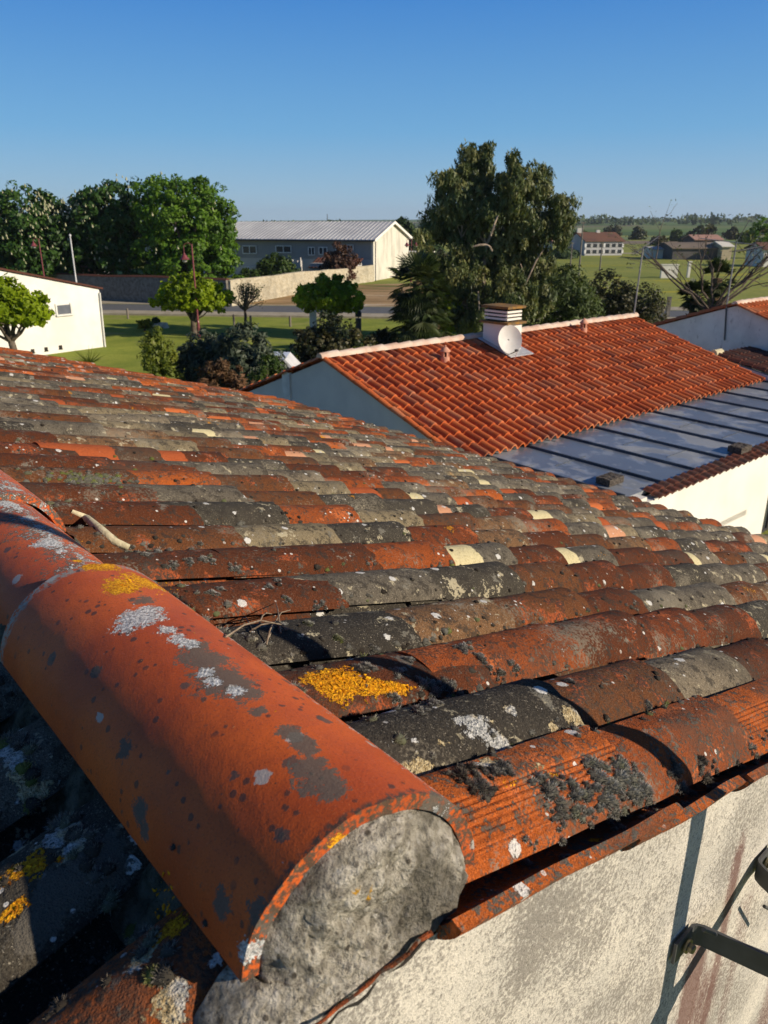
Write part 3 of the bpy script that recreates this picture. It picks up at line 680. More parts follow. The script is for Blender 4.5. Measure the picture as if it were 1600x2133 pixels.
# line of grey-green cushions along the shaded foot of the ridge tiles
for i in range(75):
    s_ = .03+.72*i/75+random.uniform(-.01, .01); h_ = BV.ray_cast(Vector(W(s_, -.182+random.uniform(-.018, .008), .3)), Vector((0, 0, -1)))
    if h_[0] is not None: cushion(h_[0], h_[1], random.uniform(.006, .012), 80, random.choice([.1, .2, .3, .6, .8]), .6)
for i in range(120):
    s_ = .05+2.3*random.random(); h_ = BV.ray_cast(Vector(W(s_, .16+random.uniform(-.02, .25)*random.random(), .3)), Vector((0, 0, -1)))
    if h_[0] is not None: cushion(h_[0], h_[1], random.uniform(.004, .010), 45, random.choice([.3, .4, .45, .6]))
# gritty moss between columns close by, tiny black cushions everywhere
for i in range(260):
    j = random.randint(0, 12); s_ = .14+PIT*j+PIT/2+random.uniform(-.03, .03); d_ = random.uniform(.1, 1.1)*(1+j*.02)
    h_ = BV.ray_cast(Vector(W(s_, d_, .4)), Vector((0, 0, -1)))
    if h_[0] is not None: cushion(h_[0], h_[1], random.uniform(.004, .011), 30, random.choice([.05, .1, .3, .4, .45, .8]))
for i in range(1500):
    s_ = random.uniform(.03, 1)**1.4*6; d_ = random.uniform(.15, 4.7)
    h_ = BV.ray_cast(Vector(W(s_, d_, .6)), Vector((0, 0, -1)))
    if h_[0] is not None: cushion(h_[0], h_[1], random.uniform(.0025, .0065)*(1+.12*s_), 10 if s_ < 1.5 else 0, random.choice([0, .02, .05, .1, .3]), .8)
for i in range(90):
    h_ = BV.ray_cast(Vector(W(random.uniform(-.02, .7), random.uniform(-.5, -.14), .4)), Vector((0, 0, -1)))
    if h_[0] is not None: cushion(h_[0], h_[1], random.uniform(.003, .008), 30, random.choice([.02, .05, .1, .3]))
for i in range(110):   # yellowish mossy drift beside the far ridge foot
    p, n_ = cast(random.gauss(180, 45), random.gauss(996, 7))
    if p is not None: cushion(p, n_, random.uniform(.006, .012), 14, random.choice([.8, .6, .5, .3]), .4)
for i in range(1500):   # soil, crumbs and low moss gathered in the channels
    j = int(abs(random.gauss(0, 6))); s_ = .14+PIT*j+PIT/2+random.gauss(0, .022); d_ = random.uniform(.08, 1.6+j*.08)
    h_ = BV.ray_cast(Vector(W(s_, d_, .4)), Vector((0, 0, -1)))
    if h_[0] is not None: cushion(h_[0], h_[1], random.uniform(.003, .009), 0 if random.random() < .5 else 26, random.choice([.0, .05, .1, .2, .35, .45, .7]), random.uniform(.25, .5))
for i in range(260):    # rows of small cushions along the seam between the first columns
    j = random.choice([0, 0, 0, 1, 1, 2, 3, 4]); s_ = .14+PIT*j+random.choice([-1, 1])*(.088+random.gauss(0, .008)); d_ = random.uniform(.25, 1.3)
    h_ = BV.ray_cast(Vector(W(s_, d_, .4)), Vector((0, 0, -1)))
    if h_[0] is not None: cushion(h_[0], h_[1], random.uniform(.003, .007), 40, random.choice([.1, .2, .35, .45, .7, .8]), .5)
tag(moss.build('moss', M['moss'], None, True, loc=R0), 'dark and grey hairy moss cushions growing on the old roof tiles', 'moss', None, 'stuff')
gold = MB()
def flakes(poly, n, r=.004):
    """poly: list of (u,v,ru,rv) blobs"""
    for _ in range(n):
        u, v, ru, rv = random.choice(poly); a = random.uniform(0, 6.28); q = math.sqrt(random.random())*(1+.25*mn.noise(Vector((a*2, u*.1, v*.1))))
        p, nn_ = cast(u+ru*q*math.cos(a), v+rv*q*math.sin(a))
        if p is None: continue
        p = np.array(p)+np.array(nn_)*random.uniform(.0005, .005); nn_ = np.array(nn_)+rng.normal(0, .45, 3); nn_ /= np.linalg.norm(nn_)
        x = np.cross(nn_, (1, .2, .3)); x /= np.linalg.norm(x); y = np.cross(nn_, x); rr = r*random.uniform(.5, 1.15); tn = random.random()
        V = [p-nn_*.0015]+[p+(x*math.cos(t*1.047)+y*math.sin(t*1.047))*rr*random.uniform(.6, 1.2)+nn_*.001 for t in range(6)]
        gold.add(V, [(0, 1+t, 1+(t+1) % 6) for t in range(6)], mc=[(.0, tn, 0, 1)]+[(random.uniform(.6, 1), tn, 0, 1)]*6)
flakes([(680, 1415, 38, 20), (720, 1405, 28, 18), (745, 1425, 40, 20), (790, 1432, 38, 12), (835, 1432, 26, 6), (700, 1430, 40, 15)], 3600, .0046)
flakes([(290, 1215, 45, 13), (345, 1226, 38, 13), (262, 1222, 24, 12)], 900, .0030)
flakes([(1060, 1633, 22, 9), (1142, 1622, 16, 13)], 130, .003)
flakes([(1078, 1765, 20, 11), (1240, 1748, 14, 14), (1265, 1720, 8, 6), (690, 1778, 14, 22), (1120, 1735, 8, 8)], 170, .0026)
flakes([(340, 1870, 26, 55), (360, 1900, 20, 30)], 260, .004)
flakes([(60, 1808, 40, 8), (95, 1790, 12, 10), (40, 1885, 25, 8), (120, 1790, 14, 8)], 200, .004)
flakes([(430, 1253, 16, 6), (165, 1125, 16, 5), (200, 1140, 18, 7), (215, 1172, 22, 7), (110, 985, 14, 3)], 160, .0026)
flakes([(570, 1478, 5, 14), (1565, 1475, 6, 14), (1070, 700, 1, 1)], 60, .0026)
tag(gold.build('lichen', M['gold'], None, False, loc=R0+e1*.01), 'golden orange lichen crusts growing on the old roof and its ridge', 'lichen', None, 'stuff')
tw = MB()
for a_, b_2 in [((470, 1330), (600, 1310)), ((560, 1330), (610, 1275)), ((585, 1320), (575, 1262)), ((520, 1318), (620, 1322)), ((555, 1345), (585, 1300)), ((540, 1300), (570, 1285)), ((500, 1300), (530, 1325))]:
    p, _n = cast(*a_); q, _n = cast(*b_2)
    if p is None or q is None: continue
    m_ = (p+q)/2+Vector((0, 0, .012+random.uniform(0, .015)))
    tw.tube([p+Vector((0, 0, .002)), p.lerp(m_, .5)+Vector((0, 0, .006)), m_, m_.lerp(q, .5)+Vector((0, 0, .003)), q+Vector((0, 0, .006))], [.0016, .0014, .0012, .001, .0006], 5)
tag(tw.build('twig_tangle', M['twig']), 'small tangle of dry twigs lodged among mossy tiles beside the ridge', 'twigs')
# loose mortar fillet, cream coloured, beside second ridge tile
fl = MB(); pts = [cast(u, v)[0] for u, v in [(150, 1066), (180, 1080), (210, 1105), (240, 1130), (268, 1142)]]
pts = [np.array(p)+ez*.001 for p in pts if p is not None]
if len(pts) > 2: fl.tube(pts, [.005, .009, .010, .010, .008][:len(pts)], 8)
M['cream'] = simple('cream_mortar', (.62, .55, .36), (.40, .35, .22), 60, .9, .6, .003)
fl.build('mortar_fillet', M['cream'], house, True)

# ------------------------------------------------------------------ antenna bracket on the gable wall and its mast
WSs = WS-.004
br = empty('wall_bracket', W(WSs, .75, -.50), 'grey steel V shaped wall bracket bolted to the old gable wall', 'bracket')
APX = W(WSs-.27, .755, -.50)
def strip(pts, hw, th):
    mb = MB(); pts = [np.array(p, float) for p in pts]
    V = []; F = []
    for i, p in enumerate(pts):
        d = pts[min(i+1, len(pts)-1)]-pts[max(i-1, 0)]; d /= np.linalg.norm(d); n_ = np.cross(d, ez); n_ /= np.linalg.norm(n_)
        for a, b in ((-1, -1), (-1, 1), (1, 1), (1, -1)): V.append(p+n_*a*th/2+ez*b*hw)
    for i in range(len(pts)-1):
        for k_ in range(4): F.append((i*4+k_, i*4+(k_+1) % 4, i*4+4+(k_+1) % 4, i*4+4+k_))
    F += [(3, 2, 1, 0), tuple((len(pts)-1)*4+q for q in range(4))]
    mb.add(V, F); return mb
def flange(mb, d, z):
    pass
for dl, db, sgn, tilt in ((.590, .640, 1, 0), (.930, .880, -1, 0)):
    zf = -.478 if sgn > 0 else -.505
    A_ = W(WSs-.004, dl-.012*sgn, zf); B_ = W(WSs-.004, db-.006*sgn, zf); C_ = W(WSs-.008, db, zf); D_ = W(WSs-.018, db+.006*sgn, zf)
    E_ = APX-e2*.02*sgn; E_ = np.array([E_[0], E_[1], RZ-.50])
    strip([A_, B_, C_, D_, D_*.6+E_*.4, E_], .021, .005).build('arm', M['brack'], br)
    bl = MB(); c_ = W(WSs-.010, (dl+db)/2-.006*sgn, zf)
    n_ = -e1
    def ring(r, off, n, ph=0): return [c_+n_*off+(e2*math.cos(t)+ez*math.sin(t))*r for t in [ph+2*math.pi*q/n for q in range(n)]]
    V = ring(.0125, 0, 16)+ring(.0125, .0035, 16); bl.add(V, [tuple((q, (q+1) % 16, 16+(q+1) % 16, 16+q)) for q in range(16)]+[tuple(16+q for q in range(16))])
    V = ring(.0085, .0035, 6, .3)+ring(.0085, .010, 6, .3)+ring(.007, .0125, 6, .3); bl.add(V, [(q, (q+1) % 6, 6+(q+1) % 6, 6+q) for q in range(6)]+[(6+q, 6+(q+1) % 6, 12+(q+1) % 6, 12+q) for q in range(6)]+[tuple(12+q for q in range(6))])
    bl.build('bolt', M['bolt'], br)
cl = MB(); cl.box(APX+ez*0, .07, .045, .05, (e2[0], e2[1]))
cl.build('clamp', M['brack'], br)
def PW(u, v, s_):
    r = ray(u, v); k_ = ((R0-ORG)@e1+s_)/(r@e1); return ORG+r*k_
for (ua, va, ub, vb_) in ((1465, 1936, 1640, 2003), (1592, 1888, 1660, 1925)):
    rod = MB(); p0 = PW(ua, va, -.115); rod.tube([p0, PW(ub, vb_, -.15)], .0034, 8); rod.build('threaded_rod', M['brack'], br)
mast = MB(); mp = APX-e1*.0
mast.tube([(mp[0], mp[1], RZ-.85), (mp[0], mp[1], RZ+1.9)], .0215, 16)
mt = mast.build('antenna_mast', simple('galvanised', (.35, .35, .34), (.28, .28, .28), 20, .45, 0, .01, .7), None, True)
tag(mt, 'galvanised pole standing in the steel wall bracket beside the old gable', 'mast')
#BACKGROUND
# ------------------------------------------------------------------ GROUND, FIELDS, ROAD
k = NB('meadow', .95, .1)
n1 = k.noise(.05, 4); n2 = k.noise(1.2, 5); n3 = k.noise(9, 4)
c = k.mix(k.step(n1, .35, .65), (.19, .22, .045), (.27, .28, .065)); c = k.mix(k.mth('MULTIPLY', k.step(n2, .4, .7), .5), c, (.12, .17, .03)); c = k.mix(k.mth('MULTIPLY', k.step(n3, .45, .7), .35), c, (.32, .31, .10))
yl = k.step(k.mth('ADD', k.noise(.22, 3, .5, k.scalev(k.obj, (.35, 1.6, 1))), k.mth('MULTIPLY', k.mth('SUBTRACT', k.noise(3, 3), .5), .3)), .60, .67)
c = k.mix(k.mth('MULTIPLY', yl, .7), c, (.45, .38, .02)); k.color(c); k.bump(n3, .6, .05); M['meadow'] = k.m
k = NB('lawn', .95, .1); n1 = k.noise(.5, 4); n3 = k.noise(14, 4); n4_ = k.noise(2.5, 4)
c = k.mix(k.step(n1, .35, .65), (.19, .235, .035), (.28, .31, .05)); c = k.mix(k.mth('MULTIPLY', k.step(n4_, .45, .65), .35), c, (.26, .29, .05)); c = k.mix(k.mth('MULTIPLY', k.step(n3, .45, .7), .5), c, (.07, .12, .014)); w1 = k.step(k.mth('ADD', k.noise(.35, 4, .6, k.scalev(k.obj, (.5, 1.4, 1))), k.mth('MULTIPLY', k.mth('SUBTRACT', n3, .5), .2)), .56, .66); c = k.mix(k.mth('MULTIPLY', w1, .55), c, (.34, .31, .12)); w2 = k.step(k.noise(1.1, 5, .65), .60, .68); c = k.mix(k.mth('MULTIPLY', w2, .5), c, (.10, .16, .02)); k.color(c); k.bump(n3, .7, .05); M['lawn'] = k.m
def far(c1, c2, sc): return simple('far_field', c1, c2, sc, .95)
gp = MB(); gp.add([(-2400, -140, 0), (2400, -140, 0), (2400, 4700, 0), (-2400, 4700, 0)], [(0, 1, 2, 3)])
tag(gp.build('ground', M['meadow'], None, loc=(0, 0, 0)), kind='structure')
def sheet(name, pts, z, mat, **kw):
    mb = MB(); mb.add([(p[0], p[1], z) for p in pts], [tuple(range(len(pts)))])
    o = mb.build(name, mat, None, loc=(pts[0][0], pts[0][1], 0)); return tag(o, kind='structure')
def up_(pts):  # force CCW
    a = sum(pts[i][0]*pts[(i+1) % len(pts)][1]-pts[(i+1) % len(pts)][0]*pts[i][1] for i in range(len(pts)))
    return pts if a > 0 else pts[::-1]
sheet('lawn', up_([(-60, 20), (10, 20), (10, 50.5), (-10, 54), (-60, 58)]), .004, M['lawn'])
M['asphalt'] = simple('asphalt', (.125, .130, .135), (.10, .105, .11), 3, .9, .3, .01)
M['sandpath'] = simple('sandy_path', (.40, .35, .26), (.30, .26, .18), 2, .95, .3, .02)
k = NB('dirt', .95, .1); n1 = k.noise(.25, 4, .6, k.scalev(k.obj, (.5, 1.6, 1))); n2 = k.noise(2, 5)
c = k.ramp(n1, [(.35, (.13, .14, .04)), (.45, (.30, .19, .09)), (.6, (.42, .29, .15)), (.7, (.50, .44, .34))]); c = k.mix(k.mth('MULTIPLY', k.step(n2, .5, .7), .4), c, (.2, .15, .08)); k.color(c); M['dirt'] = k.m
# road runs across, a little further away at its left end
def rline(v0): return v0
rl = lambda d: [(-60, d+7.0), (-20, d+2.4), (40, d-4.5), (60, d-7)]
A_ = rl(55.3); B_ = rl(60.8)
sheet('road', up_([(p[0], p[1]) for p in A_]+[(p[0], p[1]) for p in B_[::-1]]), .008, M['asphalt'])
C_ = rl(53.2)
kb = MB()
for i in range(3):
    (x0, y0), (x1, y1) = C_[i], C_[i+1]; (u0, v0), (u1, v1) = A_[i], A_[i+1]
    kb.add([(x0, y0, 0), (x1, y1, 0), (u1, v1-.02, 0), (u0, v0-.02, 0), (x0, y0, .12), (x1, y1, .12), (u1, v1-.02, .12), (u0, v0-.02, .12)], [(4, 5, 6, 7), (0, 1, 5, 4), (2, 3, 7, 6)])
tag(kb.build('pavement', M['sandpath'], None, loc=(0, 55, 0)), kind='structure')
D_ = rl(61.0); E_ = rl(63.6)
sheet('verge', up_([tuple(p) for p in D_]+[tuple(p) for p in E_[::-1]]), .012, M['sandpath'])
sheet('dirt_lot', up_([(-13, 63.2), (6, 60.8), (9, 66), (3, 86), (-3, 84), (-9, 74)]), .016, M['dirt'])

# distant rolling country
def hill(name, x0, x1, y0, y1, h, mat, nx=60, ny=14, seed=0, label=None):
    V = []; F = []
    for i in range(nx+1):
        for j in range(ny+1):
            fx, fy = i/nx, j/ny; x = x0+(x1-x0)*fx; y = y0+(y1-y0)*fy
            pr = math.sin(math.pi*min(1, fy*1.0))*math.sin(math.pi*fx)**.5*h*(.75+.5*mn.noise(Vector((x*.0012, y*.0012, seed))))
            V.append((x, y, -.3+pr))
    for i in range(nx):
        for j in range(ny):
            a = i*(ny+1)+j; F.append((a, a+ny+1, a+ny+2, a+1))
    return tag(mesh(name, V, np.array(F), mat, None, True, None, loc=((x0+x1)/2, y0, 0)), kind='structure')
k = NB('patchwork', .95, .1)
n1 = k.voro(.008, k.scalev(k.obj, (.7, 1, 1)), 'Color'); q_ = k.sep(n1)
c = k.ramp(q_[0], [(0, (.07, .12, .035)), (.25, (.11, .17, .04)), (.45, (.20, .17, .10)), (.55, (.09, .14, .035)), (.75, (.15, .18, .06)), (.9, (.06, .11, .03))], 'CONSTANT'); c = k.mix(k.mth('MULTIPLY', k.step(k.noise(.02, 4), .4, .6), .3), c, (.05, .08, .02)); k.color(c); M['patch'] = k.m
hill('hills', 60, 1500, 420, 1700, 14, M['patch'], seed=1)
hill('far_hills', -900, 2300, 1500, 3600, 26, M['patch'], seed=4)
sheet('field', up_([(70, 262), (108, 262), (128, 310), (84, 310)]), .02, simple('brown_field', (.22, .17, .11), (.17, .13, .08), .1))
sheet('field', up_([(112, 255), (200, 262), (240, 330), (130, 320)]), .02, simple('green_field', (.13, .20, .05), (.10, .16, .04), .1))
sheet('field', up_([(90, 330), (300, 330), (340, 410), (110, 410)]), .02, simple('pale_field', (.18, .22, .08), (.14, .18, .06), .1))
sheet('far_lane', up_([(22, 176), (75, 172), (75, 177), (22, 181)]), .03, M['sandpath'])

# ------------------------------------------------------------------ trees
def leafcloud(P, N, size, aspect=1.0, droop=0., seedv=None, val=None):
    """P: (n,3) points, N: (n,3) outward normals -> diamond leaves"""
    n = len(P)
    N = N+rng.normal(0, .55, (n, 3)); N /= np.linalg.norm(N, axis=1)[:, None]
    T = rng.normal(0, 1, (n, 3)); T[:, 2] -= droop*3
    T -= N*(T*N).sum(1)[:, None]; T /= np.linalg.norm(T, axis=1)[:, None]+1e-9
    B = np.cross(N, T); sz = size*rng.uniform(.6, 1.3, n)[:, None]
    a = T*sz*aspect; b = B*sz*.55
    V = np.stack([P-a, P+b*1.0-a*.1, P+a, P-b*1.0+a*.1], 1).reshape(-1, 3)
    F = np.arange(n*4).reshape(n, 4)
    val = rng.uniform(0, 1, n) if val is None else val
    LV = np.repeat(np.stack([val, rng.uniform(0, 1, n), np.zeros(n)], 1), 4, 0)
    return V, F, LV
def crown_points(blobs, n, clump=.5, nclump=None, shell=.75, gap=0., flatbot=0.):
    """blobs: (x,y,z,rx,ry,rz); leaves gathered in clumps spread through the outer part of each blob"""
    vol = np.array([b[3]*b[4]*b[5] for b in blobs])**.75; vol /= vol.sum()
    nclump = nclump or max(12, n//45)
    bi = rng.choice(len(blobs), nclump, p=vol); B = np.array(blobs)
    D = rng.normal(0, 1, (nclump, 3)); D /= np.linalg.norm(D, axis=1)[:, None]
    if flatbot: D[:, 2] = np.where(D[:, 2] < 0, D[:, 2]*(1-flatbot), D[:, 2])
    rr = shell+(1-shell)*rng.uniform(0, 1, nclump)**.6; rr = np.where(rng.uniform(0, 1, nclump) < .22, rng.uniform(.2, .8, nclump), rr)
    C = B[bi, :3]+D*B[bi, 3:]*rr[:, None]
    cv = rng.uniform(0, 1, nclump)
    ci = rng.integers(0, nclump, n)
    cs = clump*rng.uniform(.5, 1.25, nclump)
    q = rng.normal(0, 1, (n, 3)); q /= np.linalg.norm(q, axis=1)[:, None]
    q[:, 2] *= .8
    P = C[ci]+q*(cs[ci]*rng.uniform(.25, 1, n)**.5)[:, None]
    N = q*.8+D[ci]*.9+np.array([0, 0, .25]); N /= np.linalg.norm(N, axis=1)[:, None]
    return P, N, np.clip(cv[ci]*.6+rng.uniform(0, .4, n), 0, 1), C
def limb(mb, a, b, r0, r1, wig=.08, seg=4, n=6):
    a = np.array(a, float); b = np.array(b, float); L_ = np.linalg.norm(b-a)
    pts = [a+(b-a)*t+(rng.normal(0, wig*L_*.25, 3) if 0 < t < 1 else 0) for t in np.linspace(0, 1, seg+1)]
    mb.tube(pts, list(np.linspace(r0, r1, seg+1)), n); return pts
BARK = simple('grey_bark', (.15, .12, .09), (.07, .055, .04), 6, .95, .6, .03)
PALEBARK = simple('pale_bark', (.42, .33, .25), (.22, .17, .12), 5, .9, .5, .02)
def tree(name, label, cat, base, blobs, n, size, mat, clump=.5, trunk_r=.25, bark=None, group=None, aspect=1., droop=0., limbs=10, trunk_top=.35, shell=.72, flatbot=0., fork=None, nclump=None, wig=.08):
    base = np.array([base[0], base[1], 0.]); root = empty(name, base, label, cat, group)
    B = [(b[0]+base[0], b[1]+base[1], b[2], b[3], b[4], b[5]) for b in blobs]
    P, N, v, C = crown_points(B, n, clump, nclump, shell, 0, flatbot)
    ok = P[:, 2] > .12; P, N, v = P[ok], N[ok], v[ok]
    V, F, LV = leafcloud(P, N, size, aspect, droop, None, v)
    mesh('crown', V, F, mat, root, False, {'lv': LV})
    mb = MB(); top = np.array([np.mean([b[0] for b in B]), np.mean([b[1] for b in B]), 0])
    zt = trunk_top if fork is None else fork
    hub = base+np.array([(top[0]-base[0])*.3, (top[1]-base[1])*.3, zt])
    limb(mb, base-np.array([0, 0, .1]), hub, trunk_r*1.15, trunk_r*.8, .06, 4, 9)
    for i in range(limbs):
        c_ = C[rng.integers(0, len(C))]
        mid = hub+(c_-hub)*.5+np.array([0, 0, -.08*np.linalg.norm(c_-hub)*rng.uniform(-1, 1)])
        rr = trunk_r*rng.uniform(.3, .55)
        limb(mb, hub-np.array([0, 0, .1]), mid, rr, rr*.6, wig, 3, 6); limb(mb, mid, c_, rr*.6, rr*.15, wig, 3, 5)
        for _ in range(2):
            c2 = C[rng.integers(0, len(C))]
            if np.linalg.norm(c2-mid) < np.linalg.norm(c_-hub)*.8: limb(mb, mid, c2, rr*.35, rr*.1, wig, 3, 4)
    mb.build('trunk', bark or BARK, root, True)
    return root, C, B
def G(u, v): return gnd(u, v)
def span(u, y, v=540): return at(u, v, y)[0]
LM = {}
LM['chestnut'] = leafmat('chestnut_leaf', [(.018, .050, .008), (.030, .078, .010), (.045, .105, .014), (.070, .135, .016)], .22, .5)
LM['linden'] = leafmat('fresh_leaf', [(.050, .120, .010), (.085, .180, .012), (.13, .245, .016), (.18, .30, .02)], .35, .5)
LM['mulberry'] = leafmat('young_leaf', [(.15, .22, .006), (.24, .33, .008), (.34, .44, .012), (.42, .52, .02)], .4, .5)
LM['euc'] = leafmat('eucalyptus_leaf', [(.040, .060, .020), (.070, .098, .030), (.13, .160, .050), (.21, .20, .065), (.27, .27, .12)], .18, .5)
LM['olive'] = leafmat('olive_leaf', [(.045, .060, .035), (.07, .09, .055), (.10, .125, .08), (.15, .17, .12)], .2, .55)
LM['dark'] = leafmat('dark_leaf', [(.025, .036, .012), (.042, .056, .018), (.080, .065, .022), (.10, .105, .03)], .2, .5)
LM['brown'] = leafmat('russet_leaf', [(.11, .05, .025), (.17, .085, .04), (.22, .12, .06), (.10, .06, .03)], .25, .7)
LM['redleaf'] = leafmat('purple_leaf', [(.06, .028, .02), (.09, .042, .028), (.13, .065, .04), (.05, .03, .02)], .25, .6)
LM['shrub'] = leafmat('shrub_leaf', [(.03, .06, .012), (.05, .09, .016), (.075, .12, .02), (.10, .15, .025)], .3, .5)
LM['yellowgreen'] = leafmat('yellowgreen_leaf', [(.11, .15, .015), (.16, .20, .02), (.22, .25, .03), (.27, .27, .04)], .35, .5)
LM['far'] = leafmat('far_leaf', [(.03, .055, .016), (.045, .08, .02), (.065, .105, .03), (.09, .13, .035)], .2, .6, .05)
LM['willow'] = leafmat('haze_green_leaf', [(.05, .08, .025), (.075, .11, .03), (.10, .14, .04), (.13, .16, .05)], .3, .6)
CHW = simple('blossom_white', (.42, .40, .26), (.26, .27, .14), 3, .8)
def candles(root, C, B, n, ax=.075, h=.24):
    n = int(n*.8)
    mb = MB(); Bm = np.array(B)
    for _ in range(n):
        b = Bm[rng.integers(0, len(Bm))]; d = rng.normal(0, 1, 3); d /= np.linalg.norm(d); d[2] = abs(d[2])*.9-.25*(rng.random() < .4); d[1] = -abs(d[1]) if rng.random() < .75 else d[1]
        d /= np.linalg.norm(d); p = b[:3]+d*b[3:]*rng.uniform(.90, 1.07); s_ = rng.uniform(.7, 1.2)
        mb.lathe(p, [(ax*s_*.9, 0), (ax*s_, h*.25*s_), (ax*.55*s_, h*.65*s_), (.01, h*s_)], 5)
    mb.build('blossom', CHW, root)
# chestnuts behind the stone wall
y = 70
x0 = span(62, y); r_, C, B = tree('chestnut_tree', 'broad chestnut tree with white candles at the left edge of the photo', 'tree', (x0, y), [(0, 0, 5.6, 3.9, 3.5, 3.4), (-3.4, .5, 5.0, 3.4, 3.4, 3.6), (2.4, .5, 4.4, 2.3, 2.6, 3.6), (-.5, -1, 3.4, 3.8, 3, 2.6), (1.8, 0, 6.2, 1.7, 2.2, 2.1)], 24000, .20, LM['chestnut'], .62, .35, None, 'chestnut trees in blossom behind the stone wall', limbs=9, trunk_top=2.2)
candles(r_, C, B, 380)
x0 = span(238, y+1); r_, C, B = tree('chestnut_tree', 'dark chestnut tree with white candles between the flag pole and the big green tree', 'tree', (x0, y+1), [(0, 0, 6.0, 3.0, 3.5, 3.2), (-2.4, 0, 5.2, 2.2, 3, 3.2), (1.6, 0, 6.8, 2.3, 3, 2.9), (-.5, -1.2, 3.0, 4.2, 2.5, 2.4), (-1.5, -.5, 6.9, 1.8, 2, 1.4)], 23000, .20, LM['chestnut'], .60, .35, None, 'chestnut trees in blossom behind the stone wall', limbs=9, trunk_top=2.2)
candles(r_, C, B, 300)
x0 = span(395, y-2); r_, C, B = tree('leafy_tree', 'tallest bright green round tree left of the long grey roofed building', 'tree', (x0, y-2), [(0, 0, 6.4, 3.5, 3.5, 3.6), (-2.0, .4, 7.0, 2.3, 2.8, 2.9), (1.9, .2, 5.8, 2.3, 2.8, 3.4), (.4, -.5, 3.2, 3.6, 3, 2.4), (-2.3, -.2, 3.4, 2.3, 2.4, 2.4)], 36000, .16, LM['linden'], .55, .32, None, None, limbs=11, trunk_top=2.0)
candles(r_, C, B, 25, .09, .28)
# pollarded mulberries on the lawn
def umbrella(label, u, vb, ytop_v, w_px, n, hubf=.30, mat='mulberry', fb=.35):
    b = gnd(u, vb); yy = b[1]; top = at(u, ytop_v, yy)[2]; hw = w_px/2/1600*(yy*ct+(CAMZ-2)*st)
    hub = top*hubf; hh = (top-hub)*.5
    bl = [(0, 0, hub+hh*1.05, hw*.62, hw*.62, hh*.82), (-hw*.5, 0, hub+hh*.85, hw*.48, hw*.5, hh*.60), (hw*.5, .1, hub+hh*.85, hw*.48, hw*.5, hh*.60), (0, -hw*.4, hub+hh*.95, hw*.5, hw*.42, hh*.62), (0, hw*.4, hub+hh, hw*.5, hw*.42, hh*.62)]
    return tree('pollarded_mulberry', label, 'tree', (b[0], yy), bl, n, .13 if n > 5000 else .12, LM[mat], .21, .17, None, 'umbrella shaped pollarded trees on the lawn', limbs=17, fork=hub, flatbot=fb, nclump=460, wig=.16, shell=.6)
umbrella('bright green umbrella tree in front of the white outbuilding at the left edge', 34, 778, 566, 185, 12000, .34, 'mulberry', .3)
umbrella('bright green umbrella tree behind the nearer red street lamp', 405, 700, 560, 178, 14000, .24, 'mulberry', .2)
umbrella('round bright green umbrella tree standing beside the road in the middle', 690, 700, 563, 150, 15000, .26, 'mulberry', .05)
b = gnd(513, 688); root = empty('bare_pollard', b, 'small nearly bare umbrella tree with twiggy crown beside the road', 'tree', 'umbrella shaped pollarded trees on the lawn')
mb = MB(); hub = b+np.array([0, 0, 1.15]); limb(mb, b, hub, .10, .08)
tips = []
for i in range(34):
    th = rng.uniform(0, 6.28); rr = rng.uniform(.3, 1.35); t_ = hub+np.array([rr*math.cos(th), rr*math.sin(th), 1.45-rr*rr*.42+rng.uniform(-.2, .1)])
    limb(mb, hub, t_, .035, .012, .12, 4, 4); tips.append(t_)
    for _ in range(3): tt = t_+rng.normal(0, .22, 3); limb(mb, hub+(t_-hub)*.6, tt, .016, .006, .1, 3, 3); tips.append(tt)
mb.build('trunk', BARK, root); T = np.array(tips); T = np.repeat(T, 7, 0)+rng.normal(0, .09, (len(T)*7, 3))
V, F, LV = leafcloud(T, rng.normal(0, 1, T.shape), .055); mesh('crown', V, F, LM['shrub'], root, False, {'lv': LV})

# eucalyptus
y = 41.5; X = lambda u: span(u, y); b0 = np.array([X(1010), y, 0])
root = empty('eucalyptus', b0, 'tall dark eucalyptus with drooping foliage behind the orange roofed house', 'tree')
Z = lambda v: at(900, v, y)[2]
spec = [(990, 345, 52, 55), (940, 400, 55, 60), (905, 460, 35, 42), (1060, 375, 48, 55), (1015, 420, 70, 60), (1130, 390, 30, 50), (1150, 440, 40, 55), (1090, 460, 62, 60), (1175, 470, 22, 38), (960, 490, 60, 50), (880, 500, 22, 30), (1040, 530, 75, 60), (1120, 540, 55, 60), (970, 570, 55, 50), (1060, 610, 70, 55), (1130, 610, 35, 50), (900, 560, 30, 40), (1000, 650, 70, 45)]
sc_ = (y*ct+2*st)/1600
blobs = [(X(u), y+rng.uniform(-1.6, 1.6), Z(v), ru*sc_, max(.9, ru*sc_*.9), rv*sc_) for u, v, ru, rv in spec]
P, N, v, C = crown_points([(b[0], b[1], b[2], b[3]*.88, b[4]*.88, b[5]*.9) for b in blobs], 84000, .36, 820, .52)
P[:, 2] -= rng.uniform(0, .6, len(P))**1.8; ok = P[:, 2] > .3
V, F, LV = leafcloud(P[ok], N[ok]*np.array([1, 1, .2]), .070, 1.8, .7, None, v[ok]); mesh('crown', V, F, LM['euc'], root, False, {'lv': LV})
mb = MB()
